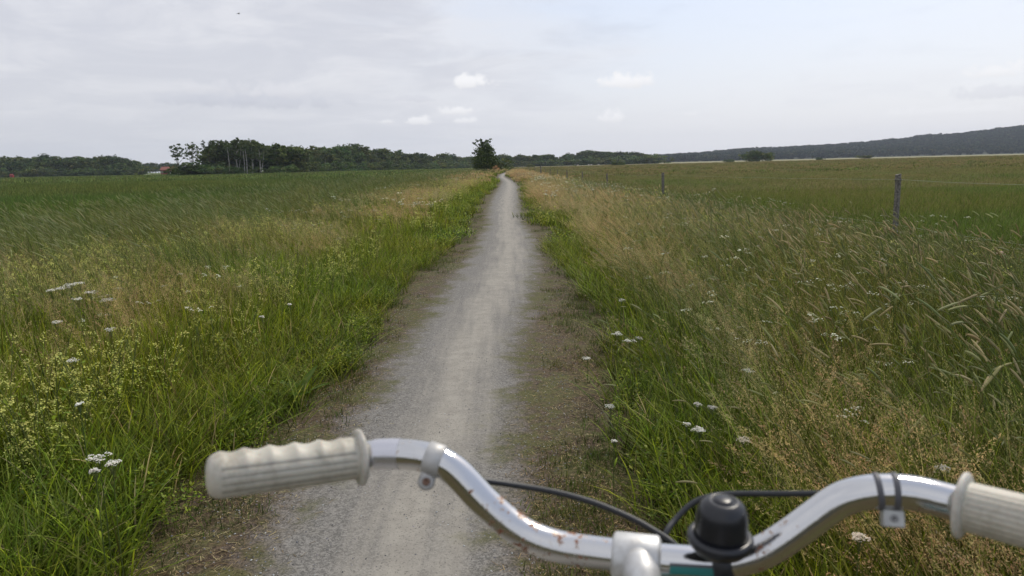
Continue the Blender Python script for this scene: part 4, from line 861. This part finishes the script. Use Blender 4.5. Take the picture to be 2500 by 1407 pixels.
# grips
m_grip, nt, p = newmat('cream_grip'); pos = N(nt, 'ShaderNodeNewGeometry').outputs['Position']
gz_ = NOISE(nt, pos, 30, 5, .6); g2 = NOISE(nt, pos, 220, 4, .7); grv = N(nt, 'ShaderNodeAttribute', attribute_name='Col').outputs['Color']
c = MIX(nt, SS(nt, M(nt, 'ADD', M(nt, 'MULTIPLY', gz_, .6), M(nt, 'MULTIPLY', g2, .4)), .42, .68), (.54, .515, .45), (.33, .305, .245)); nt.links.new(MIX(nt, 1.0, c, grv, 'MULTIPLY'), p.inputs['Base Color']); p.inputs['Roughness'].default_value = .5
p.inputs['Subsurface Weight'].default_value = .15; p.inputs['Subsurface Scale'].default_value = .004
def grip(P0, P1, scallop):
    P0 = np.array(P0); P1 = np.array(P1); ax = P1-P0; L = np.linalg.norm(ax); ax /= L
    tocam = CAM-(P0+P1)/2; up = np.array([0, 0, 1.]); up -= ax*(up@ax); up /= np.linalg.norm(up); sd_ = np.cross(ax, up)
    mb = MB(); ns, na = 90, 96; vs = []; cs = []
    for i in range(ns+1):
        t = i/ns; s = t*L
        r0 = .0152+.0008*t
        if L-s < .010: r0 *= math.sqrt(max(.0, 1-((.010-(L-s))/.010)**2))*.55+.45 if L-s > .0005 else .45
        for k in range(na):
            a = 2*math.pi*k/na; r_ = r0; cu = math.cos(a)   # cu=1 is the top
            if .10 < t < .93:
                wv = (s-.012)/(L-.02)*5.0; crest = (1-math.sqrt(math.sin(math.pi*wv)**2+.02))/.86
                r_ += scallop*(-.0011+.0022*max(0, crest))*max(0, cu)**1.5*min(1, (t-.10)/.05, (.93-t)/.05)
            # grooves round the rear-facing side
            gcol = 1.0
            deg = math.degrees(a)
            for gd in ((62, 82, 102, 122, 142, 162, 182, 202, 222, 242, 262, 282, 302) if scallop else tuple(range(10, 360, 14))):
                dd = abs(deg-gd)
                if dd < 2.4 and .05 < t < .92: r_ -= .0006*(1-dd/2.4*.6); gcol = .58 if scallop else .78
            q = P0+ax*s+r_*(up*cu+sd_*math.sin(a)); vs.append(q); cs.append((gcol, gcol*.98, gcol*.93))
    fs = [(i*na+k, i*na+(k+1) % na, (i+1)*na+(k+1) % na, (i+1)*na+k) for i in range(ns) for k in range(na)]; fs.append(tuple(ns*na+k for k in range(na)))
    mb.add(vs, fs, cs); o = bp_(mb, 'grip', m_grip); fl = MB()
    fl.lathe(P0-ax*.0022, ax, [(.0112, 0), (.0185, 0), (.0203, .0008), (.0208, .0022), (.0203, .0036), (.0185, .0046), (.0150, .0052)], 48)
    f = fl.build('flange', m_grip, o, True); return o
gl = grip(at(878, 1117, .571), at(503, 1165, .525), 1)
gr_ = grip(at(2350, 1234, .481), at(2765, 1340, .425), 0)
# stem
tn_ = barP[len(barP)//2+3]-barP[len(barP)//2-3]; tn_ = at(1495, 1354, .534)-at(1612, 1366, .528); tn_ /= np.linalg.norm(tn_)
mb = MB(); mb.lathe(bc-tn_*.0165, tn_, [(.0125, 0), (.0152, .0012), (.0160, .003), (.0160, .030), (.0152, .0318), (.0125, .033)], 40); stem = bp_(mb, 'stem', m_alu)
neck_end = bc+np.array([.002, -.055, -.032]); quill_end = neck_end+np.array([0, -.012, -.03])
mb = MB(); mb.tube(smooth_pts([bc+np.array([0, -.006, .001]), bc+np.array([.001, -.026, -.008]), neck_end, neck_end+np.array([0, -.010, -.016]), quill_end], 5), [.0125]*5+[.0115]*5+[.0115]*5+[.0112]*5+[.011], 24); nk = mb.build('stem_neck', m_alu, stem, True)
# clamp with lug and screw on the left bend
i0 = min(range(len(barP)), key=lambda i: np.linalg.norm(barP[i]-at(1058, 1121, .559))); ax = barP[i0+1]-barP[i0-1]; ax /= np.linalg.norm(ax)
mb = MB(); mb.lathe(barP[i0]-ax*.0075, ax, [(.0112, .0012), (.0120, .0018), (.0120, .0132), (.0112, .0138)], 40)
dn = at(1036, 1172, .555)-barP[i0]; dn -= ax*(dn@ax); dn /= np.linalg.norm(dn)
lugc = barP[i0]+dn*.0165; fw = np.cross(ax, dn); tc_ = CAM-lugc; tc_ -= dn*(tc_@dn)*.6; tc_ /= np.linalg.norm(tc_)
cl = bp_(mb, 'lever_clamp', m_clamp)
mb = MB(); sx = np.cross(tc_, dn); sx /= np.linalg.norm(sx)
for dz in (0,):
    mb.lathe(lugc-tc_*.004, tc_, [(.0045, 0), (.0060, .0005), (.0062, .0065), (.0050, .0080), (.0042, .0080)], 28); mb.box(barP[i0]+dn*.0125, .0118, .0075, .010, X=sx, Y=tc_, Z=dn)
mb.build('lug', m_clamp, cl, True)
mb = MB(); mb.lathe(lugc+tc_*.0035, tc_, [(.0028, 0), (.0028, .0048), (.0022, .0054), (.0010, .0054), (.0009, .0046)], 20); mb.build('screw', m_screw, cl, True)
# tape band on the left bar
i1 = min(range(len(barP)), key=lambda i: np.linalg.norm(barP[i]-at(955, 1109, .565))); P = barP[i1-2:i1+4]; mb = MB(); mb.tube(P, .01125, 40, cap=False); bp_(mb, 'clear_tape', m_clear if False else plain('tape_band', (.62, .62, .66), .25, .8))
# right straps and block
for px, py in ((2144, 1202), (2182, 1200)):
    i2 = min(range(len(barP)), key=lambda i: np.linalg.norm(barP[i]-at(px, py, .496))); c0 = at(px, py, .4955); a2 = barP[max(0, i2-1)]-barP[i2+1]; a2 /= np.linalg.norm(a2); c0 = barP[i2]+a2*((c0-barP[i2])@a2)
    mb = MB(); mb.lathe(c0-a2*.0020, a2, [(.0110, 0), (.0120, .0004), (.0120, .0036), (.0110, .0040)], 40); bp_(mb, 'cable_tie', m_dark)
c0 = at(2178, 1266, .492); bx = at(2220, 1268, .490)-at(2140, 1262, .494); bx /= np.linalg.norm(bx); tcv = CAM-c0; tcv -= bx*(tcv@bx); tcv /= np.linalg.norm(tcv); bz = np.cross(bx, tcv)
mb = MB(); mb.box(c0, .0128, .010, .0108, X=bx, Y=tcv, Z=bz); blk = bp_(mb, 'plastic_block', m_clear, smooth=False, bevel=.0012)
mb = MB(); mb.lathe(c0+tcv*.0048, tcv, [(.0024, 0), (.0024, .0008), (.0012, .0008), (.0010, .0002)], 16); mb.build('peg', plain('peg_grey', (.25, .25, .25), .5), blk, True)
# bell
bb = at(1758, 1315, .500); axb = np.array([.03, -.10, 1.0]); axb /= np.linalg.norm(axb)
mb = MB(); mb.lathe(bb, axb, [(.010, -.008), (.017, -.007), (.0202, -.003), (.0213, 0), (.0205, .0028), (.0178, .0040), (.0165, .0030)], 48); bell = bp_(mb, 'bell', m_bell)
mb = MB(); mb.lathe(bb, axb, [(.0168, .001), (.0168, .006), (.0165, .014), (.0160, .0185), (.0148, .0225), (.0125, .0255), (.0095, .0272), (.0078, .0276), (.0074, .0270), (.0068, .0270), (.0064, .0280), (.0040, .0287), (.0001, .0289)], 48); mb.build('dome', m_bell, bell, True)
sb = at(1762, 1375, .521); mb = MB(); i3 = min(range(len(barP)), key=lambda i: np.linalg.norm(barP[i]-sb)); a3 = barP[i3-1]-barP[i3+1]; a3 /= np.linalg.norm(a3)
mb.lathe(barP[i3]-a3*.0062, a3, [(.0112, 0), (.0128, .0006), (.0128, .0118), (.0112, .0124)], 32); mb.tube([barP[i3]+np.array([0, 0, .010]), bb-axb*.006], .009, 16); mb.box(barP[i3]+np.array([0, -.010, -.014]), .0115, .008, .02); mb.build('strap', m_blackp, bell, True)
# teal sticker on the bar
i4 = min(range(len(barP)), key=lambda i: np.linalg.norm(barP[i]-at(1690, 1380, .524))); a4 = barP[i4-1]-barP[i4+1]; a4 /= np.linalg.norm(a4); tcv = CAM-barP[i4]; tcv -= a4*(tcv@a4); tcv /= np.linalg.norm(tcv); nn = np.cross(a4, tcv)
for wlo, whi, mt, nm in ((-.85, -.30, m_teal, 'sticker'), (-.30, -.12, m_dark, 'sticker_border')):
    mb = MB(); vs = []
    for s in (-.0155, .0155):
        for k in range(9):
            t = wlo+(whi-wlo)*k/8; vs.append(barP[i4]+a4*s+.01125*(tcv*math.cos(t)+(nn if nn[2] > 0 else -nn)*math.sin(t)))
    mb.add(vs, [(k, k+1, k+10, k+9) for k in range(8)]); bp_(mb, nm, mt)
# cables
cab1 = smooth_pts([at(1036, 1150, .585), at(1110, 1165, .60), at(1195, 1176, .61), at(1270, 1187, .615), at(1360, 1203, .615), at(1450, 1228, .61), at(1540, 1265, .60), at(1600, 1298, .59), at(1642, 1326, .58), at(1690, 1372, .575), at(1730, 1440, .58), at(1740, 1560, .60)], 6)
mb = MB(); mb.tube(cab1, .0024, 14); bp_(mb, 'brake_cable', m_blackp)
cab2 = smooth_pts([at(2150, 1225, .52), at(2080, 1212, .54), at(2010, 1206, .56), at(1900, 1206, .585), at(1795, 1206, .60), at(1735, 1212, .605), at(1690, 1230, .605), at(1650, 1268, .60), at(1626, 1302, .59), at(1616, 1350, .585), at(1610, 1440, .59), at(1600, 1560, .61)], 6)
mb = MB(); mb.tube(cab2, .0023, 14); bp_(mb, 'gear_cable', m_blackp)
# the rest of the bicycle, below and behind the frame
hx0, hy0 = float(bc[0]), float(quill_end[1]); ht = quill_end+np.array([0, .004, -.01]); hb = np.array([hx0, hy0+.075, .66])
mb = MB(); mb.tube([ht+np.array([0, .01, -.03]), hb], .018, 20); bp_(mb, 'head_tube', m_frame)
mb = MB(); mb.tube([ht+np.array([0, 0, .012]), ht+np.array([0, .010, -.032])], .0105, 16); bp_(mb, 'quill', m_alu)
wf = np.array([hx0, hb[1]+.17, .34]); bbk = np.array([hx0, hb[1]-.52, .29]); st0 = np.array([hx0, hb[1]-.70, .80]); wr = np.array([hx0, bbk[1]-.45, .34])
mb = MB()
for s in (-1, 1): mb.tube(smooth_pts([hb+np.array([s*.01, 0, 0]), hb+np.array([s*.045, .02, -.05]), wf+np.array([s*.05, -.05, .1]), wf+np.array([s*.05, 0, 0])], 4), .011, 12)
bp_(mb, 'fork', m_frame)
mb = MB(); mb.tube([hb+np.array([0, -.01, .03]), bbk], .016, 16); mb.tube([hb+np.array([0, -.04, .12]), bbk+np.array([0, -.06, .25])], .014, 16); mb.tube([bbk, st0], .015, 16)
for s in (-1, 1): mb.tube([bbk+np.array([s*.03, 0, 0]), wr+np.array([s*.06, 0, 0])], .009, 10); mb.tube([st0+np.array([s*.015, 0, -.06]), wr+np.array([s*.06, 0, 0])], .008, 10)
bp_(mb, 'frame', m_frame)
def wheel(c, nm):
    mb = MB(); ring = [c+np.array([0, .325*math.cos(t), .325*math.sin(t)]) for t in np.linspace(0, 6.2832, 49)]; mb.tube(ring, .018, 10, cap=False); ty = bp_(mb, nm, m_tyre)
    mb = MB(); mb.tube([c+np.array([0, .302*math.cos(t), .302*math.sin(t)]) for t in np.linspace(0, 6.2832, 49)], .010, 8, cap=False); mb.build('rim', m_alu, ty, True)
    mb = MB(); mb.tube([c-np.array([.045, 0, 0]), c+np.array([.045, 0, 0])], .022, 14); mb.build('hub', m_alu, ty, True)
    mb = MB()
    for k in range(36): t = k/36*6.283; mb.tube([c+np.array([.03*(-1)**k, .02*math.cos(t+.9), .02*math.sin(t+.9)]), c+np.array([0, .30*math.cos(t), .30*math.sin(t)])], .001, 4)
    s = mb.build('spokes', m_alu, ty, True)
wheel(wf, 'front_wheel'); wheel(wr, 'rear_wheel')
mb = MB(); mb.tube([st0, st0+np.array([0, -.02, .1])], .013, 14); bp_(mb, 'seat_post', m_alu)
mb = MB(); mb.tube([st0+np.array([0, .16, .12]), st0+np.array([0, .05, .13]), st0+np.array([0, -.06, .135]), st0+np.array([0, -.13, .13])], [.018, .035, .085, .06], 16); o = bp_(mb, 'saddle', m_saddle)
mb = MB(); mb.tube([bbk-np.array([.06, 0, 0]), bbk+np.array([.06, 0, 0])], .02, 14); mb.lathe(bbk+np.array([.05, 0, 0]), (1, 0, 0), [(.09, 0), (.09, .004)], 30)
mb.tube([bbk+np.array([.065, 0, 0]), bbk+np.array([.07, .05, -.16])], .01, 8); mb.tube([bbk-np.array([.065, 0, 0]), bbk-np.array([.07, .05, -.16])], .01, 8); bp_(mb, 'crank', m_alu)
for s in (-1, 1): mb = MB(); mb.box(bbk+np.array([s*.12, s*.05, -s*.16]), .09, .07, .022); bp_(mb, 'pedal', m_tyre, smooth=False)

# ------------------------------------------------------------------ haze
mb = MB(); mb.box((0, 1600, 74), 6600, 3900, 150); hz_ = mb.build('haze', None) if False else None
me = bpy.data.meshes.new('haze'); me.from_pydata([(sx*3350, y, z) for sx in (-1, 1) for y in (-220, 3500) for z in (-1.0, 120)], [], [(0, 1, 3, 2), (4, 6, 7, 5), (0, 4, 5, 1), (2, 3, 7, 6), (0, 2, 6, 4), (1, 5, 7, 3)])
mh = bpy.data.materials.new('haze_air'); mh.use_nodes = True; nt = mh.node_tree; nt.nodes.clear(); oo = N(nt, 'ShaderNodeOutputMaterial'); pv = N(nt, 'ShaderNodeVolumePrincipled')
pv.inputs['Color'].default_value = (.72, .80, .95, 1); pv.inputs['Density'].default_value = .00012; pv.inputs['Anisotropy'].default_value = .2; nt.links.new(pv.outputs[0], oo.inputs['Volume'])
me.materials.append(mh); o = link(bpy.data.objects.new('haze', me)); tag(o, 'thin bluish haze over the whole landscape', 'haze', kind='stuff')
